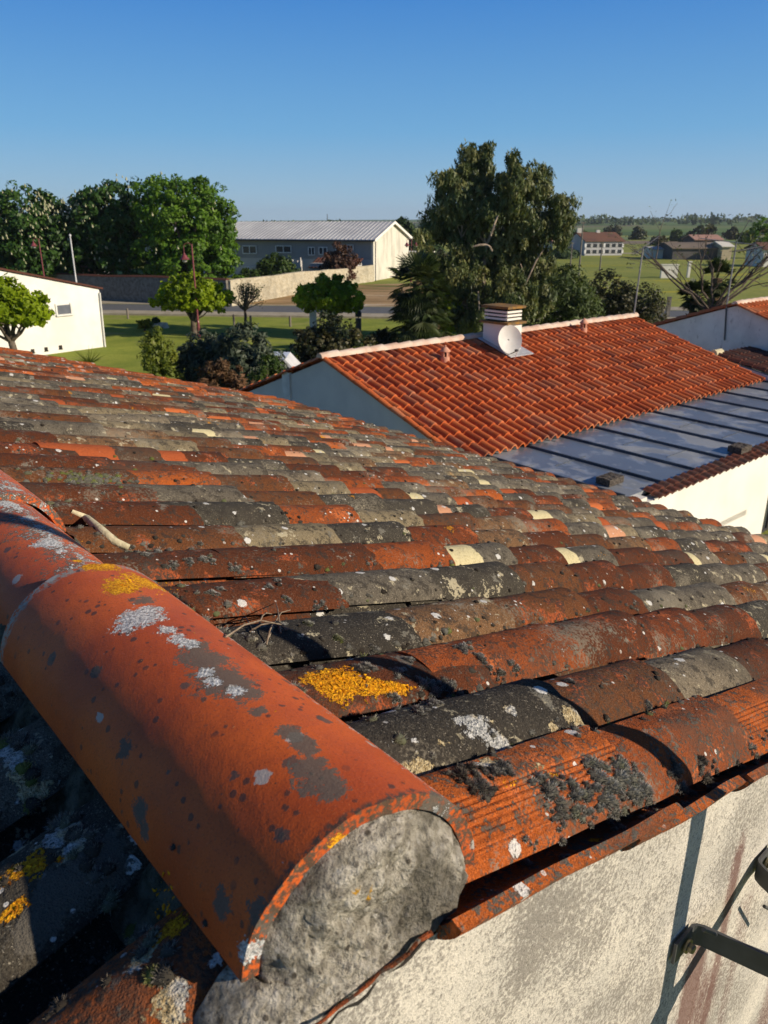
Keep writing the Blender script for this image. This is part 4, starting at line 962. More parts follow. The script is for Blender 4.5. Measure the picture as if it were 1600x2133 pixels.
for (u0, u1, v1, r_) in [(1012, 1018, 440, .16), (990, 960, 470, .10), (1022, 1110, 440, .12), (1000, 985, 520, .09), (985, 975, 560, .09), (1030, 1130, 520, .08)]:
    a = np.array([X(u0), y+rng.uniform(-.4, .4), 0]); bb = np.array([X(u1), y+rng.uniform(-.5, .5), Z(v1)])
    pts = limb(mb, a, bb, r_, r_*.45, .10, 7, 7)
    for _ in range(6):
        t_ = pts[rng.integers(2, 8)]; cc = C[np.argsort(np.linalg.norm(C-t_, axis=1))[rng.integers(5, 90)]]; limb(mb, t_, cc, r_*.35, .015, .12, 3, 4)
for (ua, va, ub, vb2) in [(975, 512, 1003, 508), (1003, 508, 1015, 520), (1010, 490, 1022, 450), (990, 600, 996, 665)]:
    mb.tube([(X(ua), y-1.9, Z(va)), (X((ua+ub)/2), y-1.95, Z((va+vb2)/2)+.05), (X(ub), y-1.8, Z(vb2))], [.04, .05, .05], 5)
mb.build('trunk', PALEBARK, root, True)
# paler shrubs under it
def bush(name, label, u, vb, vt, hwpx, mat, n=5000, size=.1, y=None, clump=.28, group=None, aspect=1, droop=0, z0=None, cat='shrub', parts=None):
    if y is None: b = gnd(u, vb); y = b[1]
    else: b = np.array([span(u, y, vb), y, 0.])
    top = at(u, vt, y)[2]; s_ = (y*ct+(CAMZ-top/2)*st)/1600; hw = hwpx*s_; hz = top/2
    bl = [(0, 0, hz*1.1, hw*.7, hw*.7, hz*.85), (-hw*.5, 0, hz*.8, hw*.5, hw*.5, hz*.75), (hw*.5, 0, hz*.8, hw*.5, hw*.5, hz*.75), (hw*.15, -hw*.3, hz*.7, hw*.6, hw*.5, hz*.6)]
    return tree(name, label, cat, (b[0], y), bl, n, size, LM[mat], clump, .07, None, group, aspect, droop, limbs=8, trunk_top=hz*.4, shell=.6)
bush('leafy_shrub', 'bright green shrub between the fan palm and the eucalyptus trunks', 938, 690, 535, 56, 'mulberry', 9000, .12, y=44, clump=.4)
bush('willow_shrub', 'hazy pale green shrub right of the eucalyptus beside the meadow', 1165, 690, 552, 85, 'willow', 9000, .09, y=45, clump=.5, aspect=1.6)
bush('dark_shrub', 'rounded dark reddish shrub behind the ridge left of the thin antenna pole', 1262, 665, 560, 88, 'dark', 9000, .09, y=47, clump=.4)
bush('dark_shrub', 'loose dark green shrub between the antenna pole and the right palm', 1330, 668, 585, 62, 'dark', 4500, .085, y=46, clump=.4)
# olive, russet and other bushes between the two roofs
bush('olive_shrub', 'grey green olive shrub at the left of the olive pair', 432, 782, 680, 66, 'olive', 13000, .065, y=27, clump=.22, aspect=1.5)
bush('olive_shrub', 'darker grey green olive shrub beside the grey gable of the orange roofed house', 512, 800, 668, 82, 'olive', 17000, .065, y=26, clump=.24, aspect=1.5)
bush('dark_shrub', 'olive brown laurel shrub in front of the middle umbrella tree', 690, 770, 648, 98, 'dark', 16000, .075, y=29, clump=.25)
bush('juniper', 'low dark spreading juniper beside the fan palm', 800, 725, 686, 42, 'dark', 4500, .08, y=38, clump=.25)
bush('yellow_shrub', 'thin yellow green shrub on the lawn left of the olive shrubs', 335, 790, 668, 42, 'yellowgreen', 5000, .055, y=26, clump=.2, aspect=1.4)
bush('leafy_shrub', 'small yellow green shrub beside the pale stone on the lawn', 302, 690, 660, 14, 'yellowgreen', 900, .08, y=47, clump=.2)
bush('leafy_shrub', 'low hedge like green shrub right of the pale stone on the lawn', 326, 684, 661, 10, 'shrub', 700, .08, y=48.5, clump=.2)
bush('russet_shrub', 'feathery russet brown shrub just beyond the far edge of the old roof', 466, 850, 738, 84, 'brown', 15000, .045, y=20, clump=.16, aspect=2.0)
bush('dark_shrub', 'dark shrub in the shade right of the russet shrub', 560, 800, 735, 52, 'shrub', 7000, .06, y=23.5, clump=.2)
# bushes in front of the long building
bush('leafy_shrub', 'dark green round shrub left of the outdoor staircase', 578, 590, 527, 44, 'shrub', 7000, .16, y=84, clump=.5)
bush('leafy_shrub', 'small green shrub below the left window of the long building', 525, 590, 556, 24, 'shrub', 2500, .16, y=83, clump=.4)
bush('purple_shrub', 'reddish brown round shrub right of the outdoor staircase', 708, 570, 503, 40, 'redleaf', 7000, .15, y=85, clump=.5)
bush('leafy_shrub', 'low green hedge plants on top of the yellow stone wall', 498, 598, 572, 34, 'linden', 2500, .14, y=69, clump=.3)
# trees beyond the long building
for (u, vt, hw, yy, lab, m_) in [(842, 446, 26, 125, 'slender pale tree rising behind the long building', 'far'), (885, 480, 40, 118, 'dark green tree between the long building and the eucalyptus', 'far'), (905, 520, 45, 100, 'low dark tree left of the eucalyptus trunk', 'dark'), (1200, 478, 34, 190, 'green tree left of the distant two storey house', 'far'), (1170, 520, 30, 150, 'small round tree seen through the eucalyptus edge', 'far')]:
    bush('background_tree', lab, u, 560, vt, hw, m_, 4200, .32, y=yy, clump=.9, cat='tree', group='trees beyond the long building')
# right edge tree and field trees
tr = [(1592, 440, 44, 150, 'large bright green tree cut by the right edge of the photo', 'linden'), (1455, 468, 30, 330, 'wide dark tree above the white roofed sheds', 'dark'), (1512, 473, 13, 330, 'small dark tree right of the wide dark tree', 'dark'), (1400, 477, 10, 300, 'small pointed green tree in the far fields', 'shrub'), (1321, 474, 14, 330, 'dark round tree behind the white gable of the two storey house', 'dark'), (1365, 494, 14, 240, 'low dark tree left of the long shed', 'dark'), (1270, 470, 20, 420, 'low dark trees above the two storey house roof', 'dark'), (1545, 480, 16, 260, 'yellow green tree left of the right edge tree', 'yellowgreen'), (1430, 490, 16, 260, 'brownish low tree left of the pink roofed shed', 'dark')]
for (u, vt, hw, yy, lab, m_) in tr:
    bush('field_tree', lab, u, 560, vt, hw, m_, 3500 if yy < 200 else 1500, .3 if yy < 200 else .6, y=yy, clump=.8 if yy < 200 else 1.4, cat='tree', group='trees in the far fields')
# far hedgerow masses on the horizon: one wood nobody could count
Pn = []
for i in range(2600):
    x_ = rng.uniform(-500, 1500); yy = rng.uniform(780, 1500)
    if mn.noise(Vector((x_*.006, yy*.012, 5))) < .12: continue
    Pn.append((x_, yy, rng.uniform(0, 1)))
Pn = np.array(Pn); Q = np.repeat(Pn, 14, 0); zz = rng.uniform(0, 1, len(Q))*np.repeat(rng.uniform(3, 10, len(Pn)), 14)
# sit them on the hills
def hz_(x, y): 
    fy = (y-420)/1280; fx = (x-60)/1440
    if not (0 < fx < 1 and 0 < fy < 1): return 0
    return max(0, math.sin(math.pi*fy)*math.sin(math.pi*fx)**.5*14*(.75+.5*mn.noise(Vector((x*.0012, y*.0012, 1)))))
base_z = np.repeat(np.array([hz_(p[0], p[1]) for p in Pn]), 14)
Q = np.stack([Q[:, 0]+rng.normal(0, 6, len(Q)), Q[:, 1]+rng.normal(0, 4, len(Q)), base_z+zz], 1)
V, F, LV = leafcloud(Q, rng.normal(0, 1, Q.shape)+np.array([0, -.6, .4]), 2.6)
tag(mesh('far_woods', V, F, LM['far'], None, False, {'lv': LV}, loc=(300, 900, 0)), 'strips of far woods and hedgerows along the horizon', 'woods', None, 'stuff')

# fan palms
LM['palm'] = leafmat('palm_leaf', [(.020, .035, .010), (.035, .058, .014), (.055, .080, .020), (.085, .10, .03)], .2, .45)
def palm(label, u, vb, vtop, hwpx, y, trunk_h, nf, mat, skirt=True, bare=False):
    x_ = span(u, y, vb); root = empty('fan_palm', (x_, y, 0), label, 'palm', 'fan palms behind the roofs')
    top = at(u, vtop, y)[2]; s_ = (y*ct+(CAMZ-top)*st)/1600; R_ = hwpx*s_
    c0 = np.array([x_, y, top-R_*.60]); c00 = c0.copy(); mb = MB(); tk = MB()
    tk.tube([(x_, y, -.1), (x_+.03, y, c0[2]*.5), tuple(c0)], [.17, .19, .21], 10); 
    for i in range(60):
        zz = rng.uniform(.2, c0[2]); th = rng.uniform(0, 6.28); p = np.array([x_+.19*math.cos(th), y+.19*math.sin(th), zz]); q = p+np.array([math.cos(th)*.12, math.sin(th)*.12, .12]); tk.tube([p, q], [.03, .012], 4)
    tk.build('trunk', simple('fibrous_palm_bark', (.20, .13, .07), (.08, .055, .03), 14, .95, .8, .04), root)
    V = []; F = []; LV = []
    for i in range(nf):
        el = rng.uniform(-1.15, 1.35) if skirt else rng.uniform(-.5, 1.3); th = rng.uniform(0, 6.28)
        lowf = rng.random() < .45 and trunk_h > 1.7; c0 = c00-ez*(c00[2]*.62*rng.random() if lowf else 0)
        if lowf: el = rng.uniform(-1.2, .1)
        d = np.array([math.cos(th)*math.cos(el), math.sin(th)*math.cos(el), math.sin(el)]); stem = R_*rng.uniform(.45, .6)
        h = c0+d*stem+np.array([0, 0, -.05*stem]); base_i = len(V)
        u1 = np.cross(d, ez); u1 /= np.linalg.norm(u1)+1e-6; u2 = np.cross(u1, d)
        bl = R_*rng.uniform(.42, .58); val = rng.uniform(0, 1)
        V += [c0-u1*.02, c0+u1*.02, h]; LV += [(val, 0, 0)]*3; F.append((len(V)-3, len(V)-2, len(V)-1))
        for k_ in range(13):
            a = (k_-6)/6*1.35; dd = d*math.cos(a)+u1*math.sin(a)*1.0+np.array([0, 0, -.05-.12*abs(a)]); dd /= np.linalg.norm(dd)
            side = np.cross(dd, u2); side /= np.linalg.norm(side)+1e-6
            L_ = bl*rng.uniform(.85, 1.1); m_ = h+dd*L_*.55; tip = h+dd*L_+np.array([0, 0, -.10*L_])
            V += [h, m_+side*.045, tip, m_-side*.045]; LV += [(val, 0, 0)]*4; n_ = len(V); F.append((n_-4, n_-3, n_-2, n_-1))
    F3 = [f for f in F]
    mesh('fronds', V, F3, LM[mat], root, False, {'lv': LV})
    return root
palm('dark bushy fan palm left of the eucalyptus', 868, 705, 543, 68, 37, 2, 150, 'palm')
palm('lower fan palm beside the taller one left of the eucalyptus', 905, 712, 590, 48, 38, 2, 90, 'palm')
palm('fan palm with brown hanging fronds below the spreading bare tree at right', 1478, 690, 552, 44, 33, 2, 60, 'palm')
palm('low fan palm in front of the bare tree left of the whitewashed gable', 1440, 690, 592, 38, 32, 1.6, 60, 'palm')
# spiky tuft just above the far verge of the old roof
b = np.array([span(185, 17, 750), 17., 0.]); root = empty('spiky_plant', b, 'spiky green leaves poking up beyond the far edge of the old roof', 'plant')
V = []; F = []; LV = []; tz = at(185, 758, 17)[2]
for i in range(26):
    a = rng.uniform(.25, 2.9); d = np.array([math.cos(a), rng.uniform(-.3, .3), math.sin(a)]); h = np.array([b[0], b[1], tz]); L_ = rng.uniform(.25, .48); s_ = np.cross(d, (0, 1, 0))*.012
    V += [h-s_, h+s_, h+d*L_]; LV += [(rng.random(), 0, 0)]*3; F.append((len(V)-3, len(V)-2, len(V)-1))
mesh('leaves', V, F, LM['yellowgreen'], root, False, {'lv': LV}); mb = MB(); mb.tube([b, (b[0], b[1], tz)], [.12, .10], 8); mb.build('trunk', BARK, root)
# spreading bare tree at the right
yb = 30; XB = lambda u: span(u, yb); ZB = lambda v: at(1450, v, yb)[2]
root = empty('bare_tree', (XB(1497), yb, 0), 'wide spreading almost leafless tree at the right behind the whitewashed gable', 'tree')
mb = MB(); TT = []
def rec(p, q, r, lvl):
    pts = limb(mb, p, q, r, r*.6, .10, 4, 6 if lvl < 2 else 4)
    if lvl >= 3: TT.append(q); return
    d = q-p; L_ = np.linalg.norm(d)
    for _ in range(4 if lvl < 2 else 3):
        s_ = pts[rng.integers(2, 5)]; dd = d/L_+rng.normal(0, .38, 3)*np.array([1, 1, .75])+np.array([0, 0, .0]); dd /= np.linalg.norm(dd)
        rec(s_, s_+dd*L_*rng.uniform(.42, .68), r*.42, lvl+1)
f0 = np.array([XB(1497), yb, ZB(650)]); limb(mb, (XB(1495), yb, 0), f0, .13, .11)
for (u, v, dy) in [(1400, 580, 0), (1385, 545, 1), (1440, 560, -1), (1500, 560, .5), (1560, 560, -.5), (1600, 535, 0), (1590, 585, 1), (1530, 540, -1), (1625, 560, .3)]:
    rec(f0, np.array([XB(u), yb+dy, ZB(v)]), .05, 1)
mb.build('trunk', BARK, root); T = np.repeat(np.array(TT), 3, 0)+rng.normal(0, .12, (len(TT)*3, 3)); V, F, LV = leafcloud(T, rng.normal(0, 1, T.shape), .05); mesh('crown', V, F, LM['willow'], root, False, {'lv': LV})
#BUILDINGS
k = NB('new_clay_tile', .75, .25); _, tv = k.attr('tv'); r_, g_, b_ = k.sep(tv)
n1 = k.noise(2.2, 4); n3 = k.noise(26, 4)
c = k.ramp(r_, [(0, (.34, .070, .020)), (.3, (.47, .105, .026)), (.7, (.56, .140, .036)), (.9, (.58, .20, .08)), (1, (.22, .055, .025))])
c = k.mix(k.mth('MULTIPLY', k.step(n3, .5, .7), .45), c, (.25, .07, .035)); c = k.mix(k.mth('MULTIPLY', k.step(n1, .56, .70), .45), c, (.32, .19, .13)); k.color(c); k.bump(n3, .3, .01); M['newtile'] = k.m
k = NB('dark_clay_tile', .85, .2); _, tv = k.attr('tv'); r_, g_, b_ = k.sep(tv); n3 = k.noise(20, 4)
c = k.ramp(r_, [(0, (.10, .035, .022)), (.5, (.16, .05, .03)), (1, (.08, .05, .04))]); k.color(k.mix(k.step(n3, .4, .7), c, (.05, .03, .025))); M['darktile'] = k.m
def tiled(mb, O, U, D, Lu, Ld, p=.235, ex=.37, h=.085, ns=10, lift=.024, ragged=0.):
    O = np.array(O, float); U = np.array(U, float); D = np.array(D, float); N = np.cross(U, D); N /= np.linalg.norm(N)
    if N[2] < 0: N = -N
    nc = max(1, round(Lu/p)); p = Lu/nc; nr = max(1, round(Ld/ex)); ex = Ld/nr
    fl = np.dot(np.cross(U, D), N) > 0
    for r in range(nr):
        for c_ in range(nc):
            V = []; dj = random.uniform(-1, 1)*ragged; jl = random.uniform(-.005, .005); js = random.uniform(-.006, .006)
            for i, (t, lf) in enumerate(((-.02, 0.), (.55, lift*.6), (1.0, lift))):
                for j in range(ns+1):
                    f = j/ns; wv_ = math.sin(math.pi*min(1, max(0, (f-.14)/.72)))**.72 if .14 < f < .86 else 0.
                    V.append(O+U*((c_+f)*p+js*(i*.5))+D*((r+t)*ex+(dj if i == 2 else 0))+N*(h*wv_*(1+.0*t)+lf+jl+(.004 if i == 2 else 0)))
            for j in range(ns+1): V.append(V[2*(ns+1)+j]-N*(lift+.012))
            F = []
            for i in range(3):
                for j in range(ns):
                    a = i*(ns+1)+j; q = (a, a+1, a+ns+2, a+ns+1); F.append(q if fl else q[::-1])
            mb.add(V, F, tv=(random.random(), random.random(), 0, 1))
def ridgerow(parent, A, B, r, mat, step=.40, name='ridge_tile', wob=.004, half=True):
    A = np.array(A, float); B = np.array(B, float); L_ = np.linalg.norm(B-A); n = max(1, round(L_/step)); d = (B-A)/L_
    u = np.cross(d, ez); u /= np.linalg.norm(u); mb = MB()
    for i in range(n):
        a = A+d*L_*i/n; b = A+d*L_*(i+1.12)/n; r0 = r*.9; r1 = r*1.05; V = []; jz = random.uniform(-1, 1)*wob
        for q, rr, up in ((a, r0, 0), (b, r1, .012)):
            for j in range(9):
                t = math.pi*j/8; V.append(q+u*rr*math.cos(t)+ez*(rr*math.sin(t)*.9+up+jz))
        F = [(j, j+1, j+10, j+9) for j in range(8)]+[tuple(range(8, -1, -1)), tuple(range(9, 18))]
        mb.add(V, F, tv=(random.random(), random.random(), 0, 1))
    return mb.build(name, mat, parent, False)
M['mortaredridge'] = simple('mortared_ridge', (.50, .33, .24), (.66, .55, .44), 3.2, .85, .3, .01)
M['white'] = simple('white_render', (.78, .75, .67), (.70, .67, .59), 1.2, .9, .3, .01)
k = NB('grubby_white', .9, .1); n1 = k.noise(1.6, 5, .6); n2 = k.noise(7, 5, .65, k.scalev(k.obj, (1, 1, .5))); c = k.mix(k.step(n1, .4, .7), (.70, .69, .64), (.58, .57, .53)); c = k.mix(k.mth('MULTIPLY', k.step(n2, .60, .70), .6), c, (.25, .24, .22)); k.color(c); k.bump(n2, .3, .01); M['grubby'] = k.m
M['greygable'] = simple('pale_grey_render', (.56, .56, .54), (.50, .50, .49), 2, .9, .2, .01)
M['glass'] = simple('window_glass', (.03, .035, .04), (.05, .055, .06), 1, .12, 0, .01, 0, .6)
M['frame'] = simple('white_frame', (.75, .75, .72), None, 3, .5)
M['darkframe'] = simple('dark_frame', (.06, .06, .06), None, 3, .5)

# ---- orange roofed house
az2 = R(49.3); f2 = np.array([math.sin(az2), math.cos(az2), 0]); f1 = np.array([-math.cos(az2), math.sin(az2), 0])
RC = gnd(670, 742, 3.5)                                  # left end of its ridge
HS = .31
def H(a, b, z): return np.array([RC[0], RC[1], 0.])+f1*a+f2*b+ez*z      # a: +away from us, b along ridge
AE, BL = -4.02, 11.3
hr = empty('orange_roofed_house', H(0, BL/2, 0), 'single storey house with bright orange tile roof and grey shaded gable', 'house')
Dn = -f1*1+ez*-HS; Ldn = abs(AE)*math.sqrt(1+HS*HS); Dn /= np.linalg.norm(Dn)
mb = MB(); tiled(mb, H(0, 0, 3.42), f2, Dn, BL, Ldn, ragged=.01); fr_ = mb.build('tile_roof', M['newtile'], hr, True)
HB = .36; Db = f1+ez*-HB; Lb = 4.2*math.sqrt(1+HB*HB); Db /= np.linalg.norm(Db)
mb = MB(); tiled(mb, H(0, 0, 3.42), f2, Db, BL, Lb, ns=4); mb.build('back_tile_roof', M['newtile'], hr, True)
ridgerow(hr, H(0, -.06, 3.47), H(0, BL, 3.47), .115, M['mortaredridge'])
# verge tiles along the left gable
ridgerow(hr, H(AE, .02, 3.42+AE*HS-.0), H(-.05, .02, 3.44), .07, M['newtile'], .37, 'verge_tile')
ridgerow(hr, H(4.2, .02, 3.45-4.2*HB), H(.05, .02, 3.44), .07, M['newtile'], .37, 'verge_tile')
def prism(mb, pts, dirv, ln, **a):
    n = len(pts); P = [np.array(p) for p in pts]; Q = [p+np.array(dirv)*ln for p in P]
    mb.add(P+Q, [tuple(range(n)), tuple(range(2*n-1, n-1, -1))]+[((i+1) % n, i, n+i, n+(i+1) % n) for i in range(n)], **a)
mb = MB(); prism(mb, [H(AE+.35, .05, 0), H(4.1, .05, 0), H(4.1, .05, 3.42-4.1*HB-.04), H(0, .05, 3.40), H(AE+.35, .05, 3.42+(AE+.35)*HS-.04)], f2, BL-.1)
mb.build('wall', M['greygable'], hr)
mb = MB(); mb.box(H(1.35, .035, 1.55), .28, .07, 2.9, (f1[0], f1[1])); mb.build('pilaster', simple('pale_blue_grey_render', (.64, .65, .64), None, 3), hr)
def roofpt(u, v, zo=0.):
    r = ray(u, v); n = np.cross(f2, Dn); O = H(0, 0, 3.47+zo); k_ = (O-ORG)@n/(r@n); return ORG+r*k_
# chimney
cp = roofpt(1053, 738); cb = (cp-H(0, 0, 0))@f2; ca = (cp-H(0, 0, 0))@f1
CW, CD = .52, .72
cc = H(ca+CD/2, cb+CW/2, 0)
ch = MB(); ch.box(cc+ez*3.45, CW, CD, 1.25, (f2[0], f2[1])); zb_ = 4.075
chm = ch.build('chimney', M['white'], hr)
topz = at(1060, 636, cc[1])[2]
zb_ = at(1060, 672, cc[1])[2]
ch2 = MB(); ch2.box(cc+ez*(3.2+zb_)/2, CW+.002, CD+.002, zb_-3.2, (f2[0], f2[1])); chm.data = ch2.build('x', M['white'], hr).data; bpy.data.objects.remove(bpy.data.objects['x'])
lich = simple('lichened_slab', (.30, .15, .03), (.12, .09, .05), 6, .9)
q = MB(); q.box(cc+ez*(zb_+.025), CW+.16, CD+.16, .05, (f2[0], f2[1])); q.box(cc+ez*(topz-.02), CW+.10, CD+.10, .055, (f2[0], f2[1])); q.build('cap_slab', lich, chm)
gap = (topz-zb_-.07)/4
q = MB()
for i in range(3): q.box(cc+ez*(zb_+.05+gap*(i+.75)), CW-.02, CD-.02, gap*.55, (f2[0], f2[1]))
q.build('cowl_slats', M['white'], chm)
q = MB(); q.box(cc+ez*(zb_+topz)/2, CW-.14, CD-.14, topz-zb_-.08, (f2[0], f2[1])); q.build('flue', M['dark'], chm)
q = MB()
def onroofH(a, b, zo): return H(a, b, 3.47+a*HS+zo)
fa0, fa1, fb0, fb1 = ca-.28, ca+CD+.05, cb-.14, cb+CW+.16
q.add([onroofH(fa0, fb0, .075), onroofH(fa0, fb1, .075), onroofH(fa1, fb1, .075), onroofH(fa1, fb0, .075), onroofH(fa0, fb0, .06), onroofH(fa0, fb1, .06), onroofH(fa1, fb1, .06), onroofH(fa1, fb0, .06)], [(0, 1, 2, 3), (4, 7, 6, 5), (0, 4, 5, 1), (1, 5, 6, 2), (2, 6, 7, 3), (3, 7, 4, 0)])
q.build('flashing', simple('lead_flashing', (.55, .55, .55), (.40, .40, .41), 9, .5, .2, .01, .4), chm)
# satellite dish on the chimney
dc = at(1063, 707, cc[1]-.62); dn = np.array([.30, -.90, .30]); dn /= np.linalg.norm(dn)
dr_ = .33; dx = np.cross(dn, ez); dx /= np.linalg.norm(dx); dy = np.cross(dx, dn)
sd_ = empty('satellite_dish', dc-ez*dr_, 'pale round satellite dish fixed in front of the white chimney', 'satellite dish')
V = []; F = []
for side in (0, 1):
    for i in range(7):
        r = dr_*i/6
        for k_ in range(28):
            t = 2*math.pi*k_/28; V.append(dc+(dx*math.cos(t)*.9+dy*math.sin(t))*r+dn*(.10*(i/6)**2-.10-(.008 if side else 0)))
for side in (0, 1):
    for i in range(6):
        for k_ in range(28):
            a = side*196+i*28+k_; b = side*196+i*28+(k_+1) % 28; f = (a, a+28, b+28, b); F.append(f if side == 0 else f[::-1])
for k_ in range(28): F.append((168+k_, 168+(k_+1) % 28, 364+(k_+1) % 28, 364+k_))
mesh('reflector', V, F, simple('dish_enamel', (.60, .59, .55), (.52, .51, .47), 5, .55), sd_, True)
q = MB(); lnb = dc-dy*.30+dn*.30; q.tube([dc-dy*.32-dn*.02, lnb], .012, 6); q.tube([lnb-dx*.0, lnb-dn*.09+dy*.02], .028, 8); q.build('feed_arm', M['darkframe'], sd_)
q = MB(); q.tube([dc-dn*.10, cc+ez*dc[2]], .025, 8); q.build('mount', M['darkframe'], sd_)
q = MB(); q.tube([lnb, dc-dy*.42+dn*.18, dc-dy*.5+dn*.02, dc-dy*.46-dn*.15], .008, 5); q.build('cable', M['frame'], sd_)
# terracotta roof vents
def rvent(u, v):
    p = roofpt(u, v); q = MB(); c_ = p+ez*.03
    q.lathe(c_, [(.10, -.05), (.10, .05), (.085, .06), (.085, .07)], 14)
    for i in range(6): t = i*1.047; q.box(c_+np.array([math.cos(t)*.075, math.sin(t)*.075, .12]), .03, .03, .12, (math.cos(t), math.sin(t)))
    q.lathe(c_+ez*.175, [(.115, 0), (.115, .02), (.05, .085), (.02, .10), (.025, .12), (.005, .14)], 14)
    o = q.build('roof_vent', simple('pale_terracotta', (.58, .30, .20), (.48, .22, .14), 8), hr, True)
    q = MB(); q.lathe(c_+ez*.07, [(.045, 0), (.045, .10)], 8); q.build('vent_core', M['dark'], o)
rvent(927, 752); rvent(1215, 690)
# television antennas
def yagi(name, label, base, top, boom_dir, boom_len, n_el, el_len, extra=None, extra2=None):
    root = empty(name, base, label, 'antenna'); mp_ = simple('antenna_metal', (.33, .33, .32), (.22, .22, .21), 10, .45, 0, .01, .5)
    q = MB(); q.tube([base, top], .022, 8); q.build('mast', mp_, root)
    b_ = np.array(boom_dir, float); b_ /= np.linalg.norm(b_); s_ = np.cross(b_, ez); s_ /= np.linalg.norm(s_)
    q = MB(); q.tube([top-b_*boom_len*.35, top+b_*boom_len*.65], .013, 5)
    q.build('boom', mp_, root)
    q = MB()
    for i in range(n_el):
        c_ = top+b_*boom_len*(-.3+.95*i/(n_el-1)); l_ = el_len*(1-.35*i/n_el); q.tube([c_-s_*l_/2, c_+s_*l_/2], .007, 4)
    for sg in (-1, 1):
        rb = top-b_*boom_len*.33
        for j in range(4): q.tube([rb-b_*(.05*j)+ez*sg*(.04+.09*j)-s_*el_len*.4, rb-b_*(.05*j)+ez*sg*(.04+.09*j)+s_*el_len*.4], .007, 4)
    q.build('elements', mp_, root)
    return root
bp = H(-.05, BL-.12, 3.5); tp_ = at(1312, 516, bp[1]); tp_[0] = bp[0]+.05; tp_[1] = bp[1]
yagi('tv_antenna', 'thin television antenna standing on the right end of the orange roof ridge', bp, tp_, (.7, .35, .42), .95, 9, .34)
# ---- zinc extension
ZT, ZB2 = 3.47+AE*HS-.07, 3.47+AE*HS-.07-.11
ext = empty('zinc_roof_extension', H(AE-1.5, 6, 0), 'low white extension under a flat blue grey zinc roof with raised seams', 'extension')
k = NB('zinc', .38, .5); n1 = k.noise(.9, 5, .55, k.scalev(k.obj, (1, 1, 1)), dist=.5); n2 = k.noise(.45, 2); n3 = k.noise(14, 4)
pud = k.step(k.mth('ADD', n1, k.mth('MULTIPLY', n3, .04)), .56, .58)
c = k.mix(k.mth('MULTIPLY', pud, .8), (.19, .215, .245), (.36, .38, .39)); c = k.mix(k.mth('MULTIPLY', k.step(n2, .4, .6), .4), c, (.13, .15, .18)); nb_2 = k.noise(2.6, 5, .6, k.vec('ADD', k.obj, (3, 3, 3))); c = k.mix(k.mth('MULTIPLY', k.step(nb_2, .56, .62), .5), c, (.42, .43, .42)); rim = k.mth('SUBTRACT', k.step(n1, .50, .54), k.step(n1, .54, .575)); c = k.mix(k.mth('MULTIPLY', rim, .35), c, (.5, .52, .54))
k.color(c); k.b.inputs['Metallic'].default_value = .35; k.L(k.mth('ADD', .34, k.mth('MULTIPLY', pud, .25)), k.b.inputs['Roughness']); M['zinc'] = k.m
BX = 17.5; A1 = AE-2.6
zq = lambda a: ZT+(ZB2-ZT)*(AE-a)/2.6
q = MB(); pts = [(AE+.35, .02), (A1, .80), (A1, BX), (AE+.35, BX)]
q.add([H(a, b, zq(a)) for a, b in pts]+[H(a, b, zq(a)-.06) for a, b in pts], [(0, 1, 2, 3), (7, 6, 5, 4), (0, 4, 5, 1), (1, 5, 6, 2), (2, 6, 7, 3), (3, 7, 4, 0)])
zr = q.build('zinc_roof', M['zinc'], ext)
dz = simple('dark_zinc', (.09, .105, .125), (.065, .075, .09), 4, .4, 0, .01, .5)
b_s = .62; KS = .10; i = 0
while b_s < BX:
    q = MB(); q.obox((H(AE+.2, b_s, zq(AE))+H(A1+.02, b_s+KS*2.75, zq(A1)))/2+ez*.024, (H(AE+.2, b_s, zq(AE+.2))-H(A1+.02, b_s+KS*2.75, zq(A1)))/2, f2*.014, ez*.022); q.build('seam', dz, zr)
    b_s += 1.06
q = MB()
for b0_ in np.arange(.65, BX, 1.02):
    for a_ in (AE-.85, AE-1.75): q.obox(H(a_+.15*math.sin(b0_*3), b0_, zq(a_)+.003), f1*.006, f2*.44, ez*.003)
q.build('cross_joints', simple('joint_zinc', (.13, .15, .18), None, 3, .5, 0, .01, .4), zr)
# dark tile strip along its low edge
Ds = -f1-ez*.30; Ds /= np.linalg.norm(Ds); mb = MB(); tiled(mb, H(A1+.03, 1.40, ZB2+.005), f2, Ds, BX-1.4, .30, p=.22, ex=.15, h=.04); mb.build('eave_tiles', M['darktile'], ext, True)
WA = A1-.20; wt = ZB2-.10
win = []
def onA(u, v, a):
    r = ray(u, v); o = H(a, 0, 0); k_ = ((o-ORG)@f1)/(r@f1); p = ORG+r*k_; return (p-H(0, 0, 0))@f2, p[2]
wb1, wz1 = onA(1554, 1072, WA); wb2, wz2 = onA(1597, 1045, WA)
